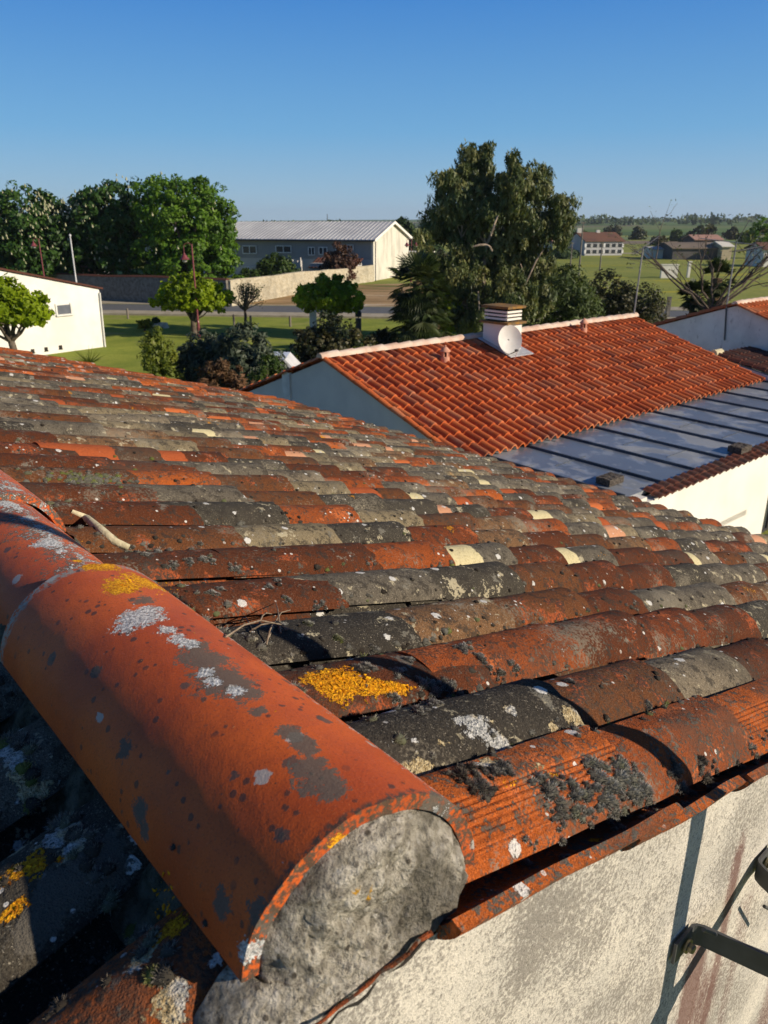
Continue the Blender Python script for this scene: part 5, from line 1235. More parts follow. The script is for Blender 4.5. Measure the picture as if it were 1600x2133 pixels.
# wall with openings: build as strips round the openings
ops = [(wb1-1.5, wb1, .95, wz1), (wb2+.02, wb2+1.2, .1, 2.05)]
q = MB(); bs = [.95, ops[0][0], ops[0][1], ops[1][0], ops[1][1], BX]
def slab(b0, b1, z0, z1): q.obox(H(WA+.10, (b0+b1)/2, (z0+z1)/2), f2*(b1-b0)/2, f1*.10, ez*(z1-z0)/2)
slab(bs[0], bs[1], 0, wt); slab(bs[1], bs[2], 0, ops[0][2]); slab(bs[1], bs[2], ops[0][3], wt); slab(bs[2], bs[3], 0, wt); slab(bs[3], bs[4], min(ops[1][3], wt-.1), wt); slab(bs[4], bs[5], 0, wt)
q.obox(H(WA+1.7, .93, wt/2), f1*1.6, f2*.1, ez*wt/2)
q.build('wall', M['white'], ext)
for (b0, b1, z0, z1) in ops:
    q = MB(); q.obox(H(WA+.17, (b0+b1)/2, (z0+z1)/2), f2*(b1-b0)/2, f1*.01, ez*(z1-z0)/2); wi = q.build('window', M['glass'], ext)
    q = MB()
    for bb_ in (b0+.03, (b0+b1)/2, b1-.03): q.obox(H(WA+.15, bb_, (z0+z1)/2), f2*.03, f1*.02, ez*(z1-z0)/2)
    for zz in (z0+.03, z1-.03): q.obox(H(WA+.152, (b0+b1)/2, zz), f2*(b1-b0)/2, f1*.018, ez*.03)
    q.build('frame', M['darkframe'], wi)
q = MB(); q.obox(H(WA+.12, 1.08, wt+.04), f2*.11, f1*.11, ez*.05); q.build('corner_cap', M['white'], ext)
def onz(u, v, z): return gnd(u, v, z)
for i, (u, v, lab) in enumerate([(1270, 1006, 'dark stone block lying on the zinc roof near the old roof edge'), (1540, 940, 'dark stone block lying on the zinc roof at the right beside the tile strip')]):
    p = onz(u, v, ZB2+.02); q = MB(); V = []; F = []
    q.obox(p+ez*.06, f2*.20, f1*.13, ez*.055)
    for t_ in range(7): q.obox(p+ez*.115+f2*random.uniform(-.17, .17)+f1*random.uniform(-.1, .1), f2*.03, f1*.025, ez*.008)
    o = q.build('stone_block', simple('pitted_dark_stone', (.045, .035, .028), (.14, .12, .10), 30, .95, .8, .02)); tag(o, lab, 'stone block', 'stone blocks lying on the zinc roof')
# ---- whitewashed gable house at the right
G0 = at(1535, 637, 1.0); 
def PB(u, v, b):     # point of a pixel on the vertical plane at distance b along f2
    r = ray(u, v); o = H(0, b, 0); k_ = ((o-ORG)@f2)/(r@f2); p = ORG+r*k_; return (p-H(0, 0, 0))@f1, p[2]
GB = 13.6
ga, gz = PB(1535, 637, GB); la, lz = PB(1370, 679, GB); sl_ = (gz-lz)/(la-ga)
rh = empty('whitewashed_house', H(ga, GB+4, 0), 'house with grubby whitewashed gable and orange tile roof at the right edge', 'house')
ra = ga-4.0; rz_ = gz-4.0*.33
q = MB(); prism(q, [H(ra, GB, 0), H(la+.6, GB, 0), H(la+.6, GB, lz-.6*sl_), H(ga, GB, gz), H(ra, GB, rz_)], f2, 8); q.build('wall', M['grubby'], rh)
D1 = f1-ez*sl_; D1 /= np.linalg.norm(D1); D2 = -f1-ez*.33; D2 /= np.linalg.norm(D2)
mb = MB(); tiled(mb, H(ga, GB-.12, gz+.03), f2, D1, 8.2, (la+.8-ga)*math.sqrt(1+sl_**2), ns=4); tiled(mb, H(ga, GB-.12, gz+.03), f2, D2, 8.2, 4.3, ns=6); mb.build('tile_roof', M['newtile'], rh, True)
ridgerow(rh, H(ga, GB-.15, gz+.05), H(ga, GB+8, gz+.05), .11, M['mortaredridge'])
ridgerow(rh, H(ra, GB-.10, rz_+.03), H(ga-.05, GB-.10, gz+.02), .065, M['newtile'], .36, 'verge_tile')
bb0 = PB(1513, 650, GB); bb1 = PB(1507, 708, GB)
q = MB(); q.tube([H(bb0[0], GB-.03, bb0[1]+.1), H(bb1[0]-.05, GB-.03, bb1[1])], .022, 8); q.build('antenna_bracket_pipe', M['brack'], rh)
# antenna mast above it
bpp = H(bb0[0], GB-.03, bb0[1]+.1); tpp = at(1540, 505, bpp[1]); tpp = np.array([bpp[0], bpp[1], tpp[2]])
rt_ = yagi('tv_antenna', 'taller television antenna with several aerials on the whitewashed gable at right', bpp, tpp, (-.9, .2, .1), 1.5, 7, .5)
mp_ = M['brack']; q = MB(); c_ = tpp-ez*.25
q.tube([c_-f2*.15, c_+f2*1.7+ez*.12], .012, 5)
for i in range(8): t_ = c_+f2*(.1+.2*i)+ez*.015*i; q.tube([t_-ez*.0-f1*.22, t_+f1*.22], .006, 4)
for sg in (-1, 1): q.tube([tpp+ez*.0, tpp+np.array([.28*sg, 0, .62])], .010, 4); q.tube([tpp+ez*0, tpp+np.array([.30, 0, -.3*sg*sg])], .008, 4)
q.build('second_aerial', mp_, rt_)
# small shaded lean-to roof and the roof corner in front of the gable
def quadroof(nm, lab, c4, mat, wallmat):
    root = empty(nm, (np.mean([p[0] for p in c4]), np.mean([p[1] for p in c4]), 0), lab, 'lean-to'); O, Uc, _, Dc = [np.array(p) for p in c4]
    U = Uc-O; D = Dc-O; Lu = np.linalg.norm(U); Ld = np.linalg.norm(D); mb = MB(); tiled(mb, O, U/Lu, D/Ld, Lu, Ld, ns=5); mb.build('tile_roof', mat, root, True)
    q = MB(); Q = [O, Uc, Uc+D, Dc]; q.add([p-ez*.06 for p in Q]+[np.array([p[0], p[1], 0]) for p in Q], [(0, 3, 2, 1), (0, 1, 5, 4), (1, 2, 6, 5), (2, 3, 7, 6), (3, 0, 4, 7)]); q.build('wall', wallmat, root); return root
la2, _ = PB(1452, 714, 12.2); 
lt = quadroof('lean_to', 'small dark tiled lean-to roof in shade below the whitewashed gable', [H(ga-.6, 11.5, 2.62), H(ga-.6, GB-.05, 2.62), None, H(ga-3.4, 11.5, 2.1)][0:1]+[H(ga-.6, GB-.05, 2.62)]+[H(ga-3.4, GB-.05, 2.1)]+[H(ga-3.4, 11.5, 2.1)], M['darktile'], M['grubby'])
q = MB(); q.tube([H(ga-.55, 11.5, 2.66), H(ga-.55, 11.9, 2.66)], .11, 10); q.build('end_ridge_tile', M['cream'], lt)
c0 = onz(1574, 722, 2.55)
bx_a = (c0-H(0, 0, 0))@f1; bx_b = (c0-H(0, 0, 0))@f2
pr = empty('tiled_porch', H(bx_a, bx_b+1, 0), 'white trimmed porch with orange tiles at the right edge above the zinc roof', 'porch')
D3 = -f2-ez*.45; D3 /= np.linalg.norm(D3)
mb = MB(); tiled(mb, H(bx_a+.05, bx_b+2.0, 2.60+.85), -f1, D3, 3.0, 2.15, ns=6); mb.build('tile_roof', M['newtile'], pr, True)
q = MB(); q.obox(H(bx_a-1.5, bx_b+1.1, 1.22), f1*1.4, f2*1.0, ez*1.22); q.obox(H(bx_a-1.48, bx_b+1.05, 2.49), f1*1.5, f2*1.12, ez*.05); q.build('wall', M['grubby'], pr)

# ---- white outbuilding at the left edge
pA = gnd(221, 722); pB = gnd(0, 752); dirw = (pB-pA)/np.linalg.norm(pB-pA); nw = np.array([-dirw[1], dirw[0], 0]); nw = nw if nw[1] > 0 else -nw
def onW(u, v):
    r = ray(u, v); k_ = ((pA-ORG)@nw)/(r@nw); p = ORG+r*k_; return (p-pA)@dirw, p[2]
def WP(l, z, o=0): return pA+dirw*l+ez*z+nw*o
zr_ = onW(206, 603)[1]; l0, z0_ = onW(0, 563); slp = (z0_-zr_)/l0
ob = empty('white_outbuilding', WP(6, 0, 3), 'whitewashed outbuilding with one small window at the left edge', 'outbuilding')
LW = 14.0; ap = l0+2.5
q = MB(); cor = onW(206, 603)[0]
prism(q, [WP(0, 0), WP(cor, zr_), WP(ap, zr_+slp*(ap-cor)), WP(LW, zr_+slp*(ap-cor)-.2*(LW-ap)), WP(LW, 0)], nw, 7)
q.build('wall', simple('old_whitewash', (.78, .76, .70), (.66, .64, .57), .7, .9, .4, .02), ob)
q = MB(); tile_e = []
prism(q, [WP(cor-.18, zr_+.0, -.10), WP(cor-.18, zr_+.09, -.10), WP(ap, zr_+slp*(ap-cor)+.11, -.10), WP(LW, zr_+slp*(ap-cor)-.2*(LW-ap)+.11, -.10), WP(LW, zr_+slp*(ap-cor)-.2*(LW-ap)+.01, -.10), WP(ap, zr_+slp*(ap-cor)+.01, -.10)], nw, 7.2); q.build('roof', M['darktile'], ob)
wl, wz = onW(145, 634); wl2, wz2_ = onW(120, 655)
q = MB(); q.obox(WP((wl+wl2)/2, (wz+wz2_)/2, -.004), dirw*(wl2-wl)/2, nw*.01, ez*(wz-wz2_)/2); wn = q.build('window', simple('grey_blind', (.10, .11, .13), (.13, .14, .16), 3, .4), ob)
q = MB()
for lx in (wl-.04, wl2+.04): q.obox(WP(lx, (wz+wz2_)/2, -.02), dirw*.04, nw*.03, ez*((wz-wz2_)/2+.08))
q.obox(WP((wl+wl2)/2, wz2_-.05, -.04), dirw*((wl2-wl)/2+.1), nw*.06, ez*.04); q.build('frame', M['grubby'], wn)
for u, v in [(68, 731), (96, 727), (126, 723)]:
    a_, b_ = onW(u, v); q = MB(); q.obox(WP(a_, b_, -.002), dirw*.09, nw*.01, ez*.09); q.obox(WP(a_, b_-.10, -.01), dirw*.11, nw*.03, ez*.015); q.build('air_brick', M['dark'], ob)
q = MB(); q.tube([WP(cor+.1, 0, -.07), WP(cor+.02, zr_-.15, -.07)], .04, 8); q.build('downpipe', M['grubby'], ob)

# ---- long grey roofed building
bp0 = np.array([span(778, 90, 580), 90., 0]); fa = R(290); dl_ = np.array([math.sin(fa), math.cos(fa), 0]); ga_ = R(20); dg = np.array([math.sin(ga_), math.cos(ga_), 0])
def LB(l, g, z): return bp0+dl_*l+dg*g+ez*z
EH = at(778, 500, 90)[2]; gw = 12.5; RHh = EH+1.75; LL = 30
lb = empty('long_building', LB(15, 6, 0), 'long two storey building with grey metal roof and pale sunlit gable', 'building')
q = MB(); prism(q, [LB(0, 0, 0), LB(0, gw, 0), LB(0, gw, EH), LB(0, gw/2, RHh), LB(0, 0, EH)], dl_, .25); k = NB('streaked_gable', .9, .1); n2 = k.noise(.9, 5, .6, k.scalev(k.obj, (1, 1, .35))); k.color(k.mix(k.step(n2, .42, .68), (.60, .57, .48), (.42, .40, .33))); q.build('gable_wall', k.m, lb)
GRW = simple('grey_facade', (.30, .30, .29), (.26, .26, .25), .6, .9); GRL = simple('pale_facade', (.50, .48, .44), (.42, .40, .37), .5, .9)
q = MB(); q.obox(LB(LL/2+.25, gw/2, EH*.76), dl_*LL/2, dg*(gw/2-.02), ez*EH*.24); q.build('upper_wall', GRW, lb)
q = MB(); q.obox(LB(LL/2+.25, gw/2, EH*.26), dl_*LL/2, dg*(gw/2-.05), ez*EH*.26); q.build('lower_wall', GRL, lb)
k = NB('metal_roof', .5, .4); wvn = k.N('ShaderNodeTexWave', bands_direction='X'); wvn.inputs['Scale'].default_value = .5
k.color(k.mix(k.step(k.noise(.35, 4), .4, .6), (.56, .56, .54), (.47, .47, .46))); k.b.inputs['Metallic'].default_value = .2; MR = k.m
for sg in (0, 1):
    q = MB(); A_ = LB(-.35, gw/2, RHh+.05); B_ = LB(-.35, -.45 if sg == 0 else gw+.45, EH-.10)
    P = [A_, A_+dl_*(LL+.6), B_+dl_*(LL+.6), B_]; q.add(P+[p+ez*.14 for p in P], [(3, 2, 1, 0), (4, 5, 6, 7), (0, 1, 5, 4), (1, 2, 6, 5), (2, 3, 7, 6), (3, 0, 4, 7)])
    for i in range(61):
        o_ = dl_*(i*.5+.05); q.obox((A_+B_)/2+o_+ez*.16, dl_*.03, (B_-A_)/2, ez*.025)
    q.build('roof', MR, lb)
q = MB()
for sg in (0, 1): A_ = LB(-.37, gw/2, RHh+.10); B_ = LB(-.37, -.45 if sg == 0 else gw+.45, EH-.05); q.obox((A_+B_)/2, dl_*.03, (B_-A_)/2, ez*.14)
q.build('bargeboard', M['white'], lb)
q = MB(); q.obox(LB(LL/2, -.5, EH-.08), dl_*(LL/2+.3), dg*.07, ez*.07); q.build('gutter', M['darkframe'], lb)
def onL(u, v):
    r = ray(u, v); k_ = ((bp0-ORG)@dg)/(r@dg); p = ORG+r*k_; return (p-bp0)@dl_, p[2]
for (u0, v0, u1, v1, nm) in [(506, 512, 535, 528, 'w'), (575, 512, 607, 526, 'w'), (643, 515, 656, 531, 'w'), (665, 515, 682, 530, 'w'), (724, 510, 736, 521, 'w'), (511, 556, 522, 569, 'w'), (524, 556, 532, 566, 'w'), (700, 512, 712, 524, 'w')]:
    a0, z1 = onL(u0, v0); a1, z0_ = onL(u1, v1)
    q = MB(); q.obox(LB((a0+a1)/2, -.03, (z0_+z1)/2), dl_*(a0-a1)/2, dg*.04, ez*(z1-z0_)/2); wn = q.build('window', M['glass'], lb)
    q = MB()
    for aa in (a0, (a0+a1)/2, a1): q.obox(LB(aa, -.07, (z0_+z1)/2), dl_*.05, dg*.04, ez*(z1-z0_)/2)
    for zz in (z0_, z1): q.obox(LB((a0+a1)/2, -.072, zz), dl_*((a0-a1)/2+.05), dg*.038, ez*.05)
    q.build('frame', M['frame'], wn)
# outdoor staircase wedge walls
for (ua, ub, vt, vb) in [(625, 648, 532, 575), (613, 632, 536, 575)]:
    a0, zt = onL(ub, vt); a1, _ = onL(ua, vt); q = MB(); prism(q, [LB(a0, -2.6, 0), LB(a1, -2.6, 0), LB(a1, -2.6, .5), LB(a0, -2.6, zt*.95)], -dg, .22); q.build('stair_wall', GRL, lb)
q = MB()
a0, zt = onL(640, 534); a1, _ = onL(613, 540)
for i in range(10): q.obox(LB(a1+(a0-a1)*(i+.5)/10, -2.0, (zt*.85)*(i+1)/20), dl_*abs(a0-a1)/20, dg*.6, ez*(zt*.85)*(i+1)/20)
q.build('stairs', GRL, lb)
q = MB(); q.obox(LB(-.2, gw+1.5, 1.3), dl_*.1+dl_*2, dg*1.4, ez*1.3); q.obox(LB(-.2, gw+1.5, 2.68), dl_*2.3, dg*1.7, ez*.06); q.build('annex', M['white'], lb)
q = MB(); q.tube([LB(-.3, -.12, 0), LB(-.3, -.12, EH)], .06, 6); q.build('downpipe', M['darkframe'], lb)
# red roofed shed strip at the foot of the gable
p0 = gnd(716, 580); q = MB()

# ---- stone walls
k = NB('rubble_stone', .95, .1); v_ = k.voro(2.6, k.scalev(k.obj, (1, 1, 1.7)), None); vc = k.sep(v_.outputs['Color']); n2 = k.noise(5, 5, .65); n1 = k.noise(.6, 4)
c = k.mix(k.step(n2, .35, .7), (.44, .38, .26), (.32, .28, .20)); c = k.mix(k.mth('MULTIPLY', vc[0], .35), c, (.62, .58, .46)); c = k.mix(k.mth('MULTIPLY', k.step(n1, .5, .68), .5), c, (.22, .20, .15)); k.color(c); k.bump(k.mth('ADD', n2, v_.outputs['Distance']), .7, .08); M['stone'] = k.m
k = NB('shade_grey_stone', .95, .1); n2 = k.noise(4, 5, .65); n1 = k.noise(.6, 4); k.color(k.mix(k.step(n2, .35, .7), k.mix(n1, (.17, .155, .13), (.27, .25, .21)), (.12, .11, .09))); k.bump(n2, .7, .06); M['shadegrey'] = k.m  # shade on the roadside wall darkened into its stone colour; plain grey on posts
def wallrun(name, label, pts, hts, mat, th=.45, cap=None):
    pts = [np.array(p, float) for p in pts]; root = empty(name, (*pts[0][:2], 0), label, 'wall')
    V = []; F = []; C2 = []
    for i, p in enumerate(pts):
        d = pts[min(i+1, len(pts)-1)]-pts[max(i-1, 0)]; d[2] = 0; d /= np.linalg.norm(d); n_ = np.array([-d[1], d[0], 0])*th/2
        V += [p-n_, p+n_, p+n_+ez*hts[i], p-n_+ez*hts[i]]
    for i in range(len(pts)-1):
        a = i*4
        for k_ in range(4): F.append((a+k_, a+(k_+1) % 4, a+4+(k_+1) % 4, a+4+k_))
    F += [(3, 2, 1, 0), tuple(len(V)-4+j for j in range(4))]; mesh('stonework', V, F, mat, root)
    if cap:
        V = []
        for i, p in enumerate(pts):
            d = pts[min(i+1, len(pts)-1)]-pts[max(i-1, 0)]; d[2] = 0; d /= np.linalg.norm(d); n_ = np.array([-d[1], d[0], 0])*(th/2+.06)
            V += [p-n_+ez*(hts[i]+.01), p+n_+ez*(hts[i]+.01), p+n_*.3+ez*(hts[i]+.14), p-n_*.3+ez*(hts[i]+.14)]
        mesh('coping', V, F, cap, root)
    return root
def wobble(pts, hts, n=6, s_=.05):
    P = []; Hh = []
    for i in range(len(pts)-1):
        for t in np.linspace(0, 1, n, endpoint=False): P.append(pts[i]+(pts[i+1]-pts[i])*t); Hh.append(hts[i]+(hts[i+1]-hts[i])*t+random.uniform(-s_, s_))
    P.append(pts[-1]); Hh.append(hts[-1]); return P, Hh
q0, q1 = np.array([-34, 71.5, 0]), gnd(478, 638); P_, H_ = wobble([q0, q1], [1.95, 1.95]); wallrun('stone_wall', 'grey shaded stone wall running behind the chestnut trees roadside', P_, H_, M['shadegrey'], .45, M['darktile'])
q2, q3, q4 = gnd(620, 612), gnd(690, 598), gnd(776, 586); P_, H_ = wobble([q1, q2, q3, q4], [1.95, 1.9, 1.7, 1.75]); wallrun('stone_wall', 'sunlit yellow rubble stone wall running up to the pale gable', P_, H_, M['stone'], .45)
# low shed with red roof by that wall
sp0 = gnd(708, 584); sh = empty('red_roofed_shed', sp0, 'low shed with dull red tile roof against the long building', 'shed')
q = MB(); q.obox(LB(3.2, -3.2, 1.0), dl_*2.6, dg*1.2, ez*1.0); q.build('wall', GRL, sh)
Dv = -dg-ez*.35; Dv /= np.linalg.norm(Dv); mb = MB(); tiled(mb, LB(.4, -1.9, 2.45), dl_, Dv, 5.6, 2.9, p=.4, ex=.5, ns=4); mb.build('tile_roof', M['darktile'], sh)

# ---- street lamps, flag pole, bollards, posts, signs
RED = simple('wine_red_paint', (.20, .045, .05), (.14, .03, .035), 6, .45, 0, .01, 0, .4)
def lamp(label, ub, vb, ut, vt, y, hang, big=1., double=False):
    p0 = np.array([span(ub, y, vb), y, 0.]); zt = at(ut, vt, y)[2]; root = empty('street_lamp', p0, label, 'street lamp', 'wine red street lamps')
    q = MB(); q.tube([p0, p0+ez*.9], [.09*big, .075*big], 10); q.tube([p0+ez*.9, p0+ez*1.0, p0+ez*zt], [.09*big, .055*big, .04*big], 10); q.build('post', RED, root)
    for sg in ((-1, 1) if double else (-1,)):
        R_ = .22*big; q = MB(); c_ = p0+ez*(zt-.15)+np.array([sg*R_, 0, 0])
        q.tube([c_+np.array([-sg*R_*math.cos(t), 0, R_*math.sin(t)*.9]) for t in np.linspace(0, math.pi*1.02, 11)]+[c_+np.array([sg*R_*1.0, 0, -hang])], .020*big, 6)
        arm = q.build('arm', RED, root)
        b_ = c_+np.array([sg*R_, 0, -hang]); q = MB(); q.lathe(b_-ez*.34*big, [(.27*big, 0), (.25*big, .03*big), (.15*big, .13*big), (.14*big, .19*big), (.06*big, .26*big), (.04*big, .34*big)], 14); sh_ = q.build('lamp_shade', RED, arm, True)
        q = MB(); q.lathe(b_-ez*.50*big, [(.04*big, 0), (.12*big, .05*big), (.14*big, .16*big)], 12); q.build('globe', simple('frosted_globe', (.45, .42, .40), None, 3, .3), arm, True)
lamp('nearer wine red street lamp with hanging shade in front of the big green tree', 415, 700, 397, 508, 43.5, .30, 1.0)
lamp('smaller wine red street lamp with curved arm behind the white outbuilding', 103, 650, 88, 497, 62, .05, 1.0)
lamp('distant wine red street lamp beside the right side of the pale gable', 856, 600, 851, 499, 88, .1, 1.1, True)
p0 = np.array([span(166, 58, 640), 58., 0]); zt = at(155, 492, 58)[2]; q = MB(); q.tube([p0, (p0[0], p0[1], zt)], [.06, .045], 8); q.lathe((p0[0], p0[1], zt), [(.05, 0), (.09, .03), (.09, .09), (.02, .15)], 10); tag(q.build('flag_pole', simple('white_pole_paint', (.66, .66, .66), None, 3, .5)), 'plain white flag pole between the white outbuilding and the chestnut trees', 'flag pole')
for i, (u, v, lab) in enumerate([(267, 664, 'wooden bollard on the path furthest left beside the road'), (523, 681, 'wooden bollard just right of the bare umbrella tree'), (605, 681, 'wooden bollard left of the round umbrella tree on the path'), (488, 678, 'wooden bollard left of the bare umbrella tree on the path')]):
    b = gnd(u, v); q = MB(); q.lathe(b, [(.07, 0), (.07, .62), (.05, .68), (.02, .70)], 8); tag(q.build('bollard', simple('grey_wood', (.22, .19, .15), (.14, .12, .10), 8)), lab, 'bollard', 'wooden bollards along the roadside path')
b = gnd(653, 690); q = MB(); q.obox(b+ez*.55, (.20, 0, 0), (0, .13, 0), (0, 0, .55)); q.obox(b+ez*1.13, (.24, 0, 0), (0, .17, 0), (0, 0, .04)); tag(q.build('stone_pillar', M['white']), 'short white stone pillar below the round umbrella tree', 'pillar')
b = gnd(747, 694); root = empty('litter_bin', b, 'dark slim bin with rounded top standing by the road', 'bin'); q = MB(); q.tube([b, b+ez*.85], .17, 12); q.build('body', M['brack'], root); q = MB(); q.lathe(b+ez*.95, [(.19, 0), (.19, .2), (.15, .32), (.05, .38)], 12); q.tube([b+ez*.84, b+ez*.96], .03, 6); q.build('lid', M['darkframe'], root, True)
b = gnd(322, 683); q = MB(); V = []
for i, (dx_, w_, h_) in enumerate([(0, .42, .26), (.55, .36, .30), (-.5, .30, .22)]):
    n_ = 8; base_ = [b+np.array([dx_+w_*math.cos(t)*(1+.15*mn.noise(Vector((t, i, 0)))), .3*math.sin(t), 0]) for t in np.linspace(0, 2*math.pi, n_, endpoint=False)]; topv = [p*1.0+np.array([(b[0]+dx_-p[0])*.25, (b[1]-p[1])*.25, h_+.05*random.random()]) for p in base_]
    q.add(base_+topv, [tuple(range(n_, 2*n_))]+[(j, (j+1) % n_, n_+(j+1) % n_, n_+j) for j in range(n_)])
tag(q.build('garden_stone', simple('pale_limestone', (.62, .58, .48), (.45, .42, .34), 5, .9, .5, .03)), 'pale flat limestone blocks lying on the lawn', 'stone')
# white parked van glimpsed between the shrubs
b = np.array([span(565, 27, 770), 27., 0]); root = empty('parked_van', b, 'white vehicle glimpsed between shrubs beside the grey gable', 'van')
q = MB(); prism(q, [b+np.array([-1.3, -.8, .35]), b+np.array([1.6, -.8, .35]), b+np.array([1.7, -.8, 1.0]), b+np.array([1.1, -.8, 1.15]), b+np.array([.6, -.8, 1.7]), b+np.array([-1.2, -.8, 1.75]), b+np.array([-1.35, -.8, 1.0])], (0, 1, 0), 1.6); q.build('body', simple('white_paint', (.75, .76, .78), None, 2, .3, 0, .01, 0, .5), root)
q = MB(); prism(q, [b+np.array([.55, -.81, 1.15]), b+np.array([1.0, -.81, 1.17]), b+np.array([.55, -.81, 1.6])], (0, 1, 0), .01); prism(q, [b+np.array([-1.0, -.81, 1.15]), b+np.array([.45, -.81, 1.15]), b+np.array([.45, -.81, 1.6]), b+np.array([-1.0, -.81, 1.62])], (0, 1, 0), .01); q.build('windows', M['glass'], root)
for sx in (-.85, 1.05):
    for sy in (-.82, .66): q = MB(); q.tube([b+np.array([sx, sy, .32]), b+np.array([sx, sy+.16, .32])], .32, 16); q.build('wheel', M['dark'], root)

# ---- distant houses
def house_far(name, label, u0, u1, vb, vt, vr, y, depth, wm, rm, gable='x', wins=0, cat='house', turn=0.):
    x0, x1 = span(u0, y, vb), span(u1, y, vb); zb = 0.; zt = at(u0, vt, y)[2]; zr2 = at(u0, vr, y)[2]; base = np.array([(x0+x1)/2, y, 0]); root = empty(name, base, label, cat)
    t = R(turn); ux = np.array([math.cos(t), math.sin(t), 0]); uy = np.array([-math.sin(t), math.cos(t), 0]); hw = (x1-x0)/2
    Pp = lambda a, b_, z: base+ux*a+uy*b_+ez*z
    q = MB(); prism(q, [Pp(-hw, 0, 0), Pp(-hw, depth, 0), Pp(-hw, depth, zt), Pp(-hw, depth/2, zr2), Pp(-hw, 0, zt)], ux, 2*hw); q.build('wall', wm, root)
    q = MB()
    for sg in (0, 1):
        A_ = Pp(0, depth/2, zr2+.05); B_ = Pp(0, -.35 if sg == 0 else depth+.35, zt-.05+.02); q.obox((A_+B_)/2+ez*.08, ux*(hw+.3-.003*sg), (B_-A_)/2, ez*.08)
    rf = q.build('roof', rm, root)
    for i in range(wins):
        for lv in ((.28, .72) if wins > 3 else (.5,)):
            q = MB(); c_ = Pp(-hw+2*hw*(i+.5)/wins, -.03, zt*lv); q.obox(c_, ux*.45, uy*.04, ez*(zt*.13 if wins > 3 else .5)); wn = q.build('window', M['glass'], root)
            q = MB()
            for sg in (-1, 1): q.obox(c_+ux*.68*sg-uy*.03, ux*.2, uy*.03, ez*(zt*.13 if wins > 3 else .5))
            q.build('shutters', M['frame'], wn)
    return root, Pp, rf
FW = simple('far_pale_render', (.42, .42, .42), (.36, .36, .36), .5); RB = simple('brown_tiles', (.16, .08, .05), (.11, .06, .045), .4); RP = simple('pink_tiles', (.42, .24, .18), (.34, .2, .15), .4); FWW = simple('far_white_render', (.74, .71, .62), (.62, .58, .48), .3); OCH = simple('ochre_stone', (.50, .42, .27), (.36, .30, .20), .4)
r_, Pp, rf = house_far('two_storey_house', 'distant two storey house with brown roof, shutters and bright white gable', 1214, 1300, 531, 503, 486, 165, 8, FW, RB, wins=6, turn=14)
hw_ = (span(1300, 165)-span(1214, 165))/2
q = MB(); zt = at(1214, 503, 165)[2]; zr2 = at(1214, 486, 165)[2]; q.add([Pp(hw_+.03, 0, 0), Pp(hw_+.03, 8, 0), Pp(hw_+.03, 8, zt), Pp(hw_+.03, 4, zr2), Pp(hw_+.03, 0, zt)], [(0, 1, 2, 3, 4)]); q.build('gable_render', FWW, r_)
q = MB(); q.obox(Pp(-hw_+.5, 4, zr2+.3), (.5, 0, 0), (0, .4, 0), (0, 0, .7)); q.build('chimney', FWW, rf)
q = MB(); q.obox(Pp(.5, 4, zr2+.2), (.35, 0, 0), (0, .4, 0), (0, 0, .4)); q.build('chimney', FWW, rf)
house_far('long_shed', 'long low distant shed with brownish roof and dark side right of the bare tree', 1400, 1504, 538, 518, 508, 145, 9, simple('dark_boards', (.12, .11, .10), (.08, .075, .07), .5), simple('lichen_roof', (.22, .17, .12), (.16, .13, .10), .4), cat='shed')
house_far('ochre_gable_barn', 'small distant barn with ochre stone end right of the long dark shed', 1502, 1522, 540, 514, 506, 143, 6, OCH, FWW, cat='barn')
house_far('pink_roofed_shed', 'distant shed with long pink roof behind the long dark shed', 1446, 1502, 520, 500, 491, 190, 8, simple('dark_wall', (.14, .10, .09), None, .5), RP, cat='shed')
house_far('white_annex', 'low distant white annex left of the long dark shed', 1354, 1398, 535, 520, 516, 150, 4, FWW, FW, cat='annex')
house_far('white_far_house', 'white distant building fragment at the right edge above the meadow', 1588, 1640, 552, 520, 508, 120, 6, FWW, RB, cat='building')
house_far('small_red_roof_house', 'tiny distant house with red roof seen right of the eucalyptus', 1188, 1208, 532, 522, 516, 168, 6, FWW, RP, cat='house')
house_far('pink_villa', 'pale pink distant house seen through the eucalyptus crown', 1112, 1150, 530, 506, 494, 170, 8, FWW, RP, cat='house')
house_far('blue_shuttered_house', 'small pale house with blue parts glimpsed under the chestnut trees', 165, 205, 590, 566, 560, 84, 6, FW, RB, cat='house', wins=2)
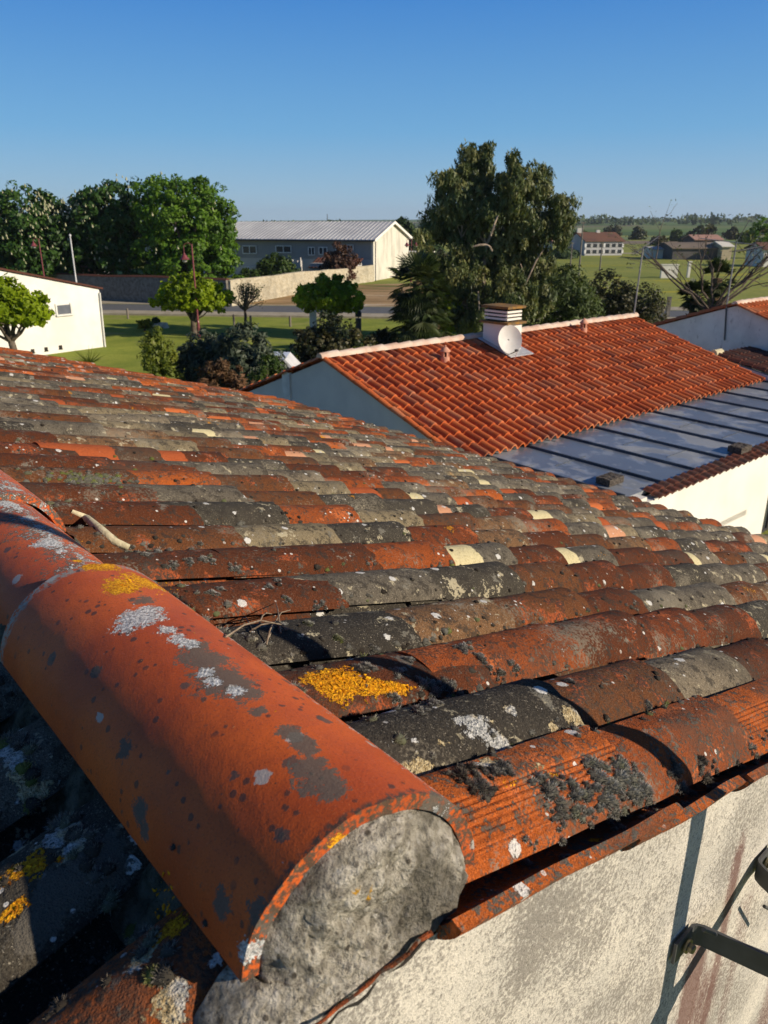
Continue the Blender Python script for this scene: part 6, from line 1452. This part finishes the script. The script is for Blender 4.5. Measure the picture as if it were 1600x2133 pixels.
# garden walls in the meadow
for (u0, u1, vb, vt, y_, lab) in [(1377, 1411, 565, 552, 95, 'sunlit cream garden wall piece in the meadow left of the bare tree'), (1432, 1437, 566, 546, 96, 'narrow white gate post standing in the meadow')]:
    x0, x1 = span(u0, y_, vb), span(u1, y_, vb); zt = at(u0, vt, y_)[2]; q = MB(); q.obox(((x0+x1)/2, y_, zt/2), ((x1-x0)/2, 0, 0), (0, .2, 0), (0, 0, zt/2)); q.obox(((x0+x1)/2, y_, zt+.05), ((x1-x0)/2+.08, 0, 0), (0, .26, 0), (0, 0, .05)); tag(q.build('garden_wall' if u1-u0 > 20 else 'gate_post', FWW), lab, 'wall' if u1-u0 > 20 else 'post')
for (u, vb, vt, y_, lab) in [(1206, 570, 462, 88, 'tall thin dark floodlight pole at the near side of the meadow'), (1250, 556, 505, 110, 'shorter thin pole right of the tall pole in the meadow'), (1188, 556, 505, 110, 'thin pole close to the eucalyptus edge in the meadow')]:
    x_ = span(u, y_, vb); zt = at(u, vt, y_)[2]; q = MB(); q.tube([(x_, y_, 0), (x_, y_, zt)], [.11, .07], 6); q.obox((x_, y_, zt-.1), (.25, 0, 0), (0, .05, 0), (0, 0, .06)); tag(q.build('field_pole', M['shadegrey']), lab, 'pole', 'thin poles in the meadow')
b = gnd(1390, 660); q = MB(); q.obox(b+ez*.65, (.12, 0, 0), (0, .10, 0), (0, 0, .65)); q.obox(b+ez*1.32, (.14, 0, 0), (0, .12, 0), (0, 0, .02)); tag(q.build('concrete_post', M['shadegrey']), 'grey concrete post standing in the grass left of the right palms', 'post')
q = MB(); x_ = span(684, 900); q.tube([(x_, 900, 0), (x_, 900, at(684, 446, 900)[2])], [.7, .4], 5); tag(q.build('radio_mast', M['brack']), 'tiny radio mast on the horizon above the long grey roof', 'mast')

# ---- the thin evening air over the plain
hz = MB(); hz.box((0, 2300, 40), 5000, 4900, 84)
k = bpy.data.materials.new('haze_air'); k.use_nodes = True; t_ = k.node_tree
for n_ in list(t_.nodes):
    if n_.type == 'BSDF_PRINCIPLED': t_.nodes.remove(n_)
pv = t_.nodes.new('ShaderNodeVolumePrincipled'); pv.inputs['Color'].default_value = (.80, .88, 1, 1); pv.inputs['Density'].default_value = .00013; pv.inputs['Anisotropy'].default_value = .2
t_.links.new(pv.outputs[0], t_.nodes['Material Output'].inputs['Volume'])
tag(hz.build('haze', k, None, loc=(0, 2300, -2)), 'thin pale evening haze over the plain', 'haze', None, 'stuff')
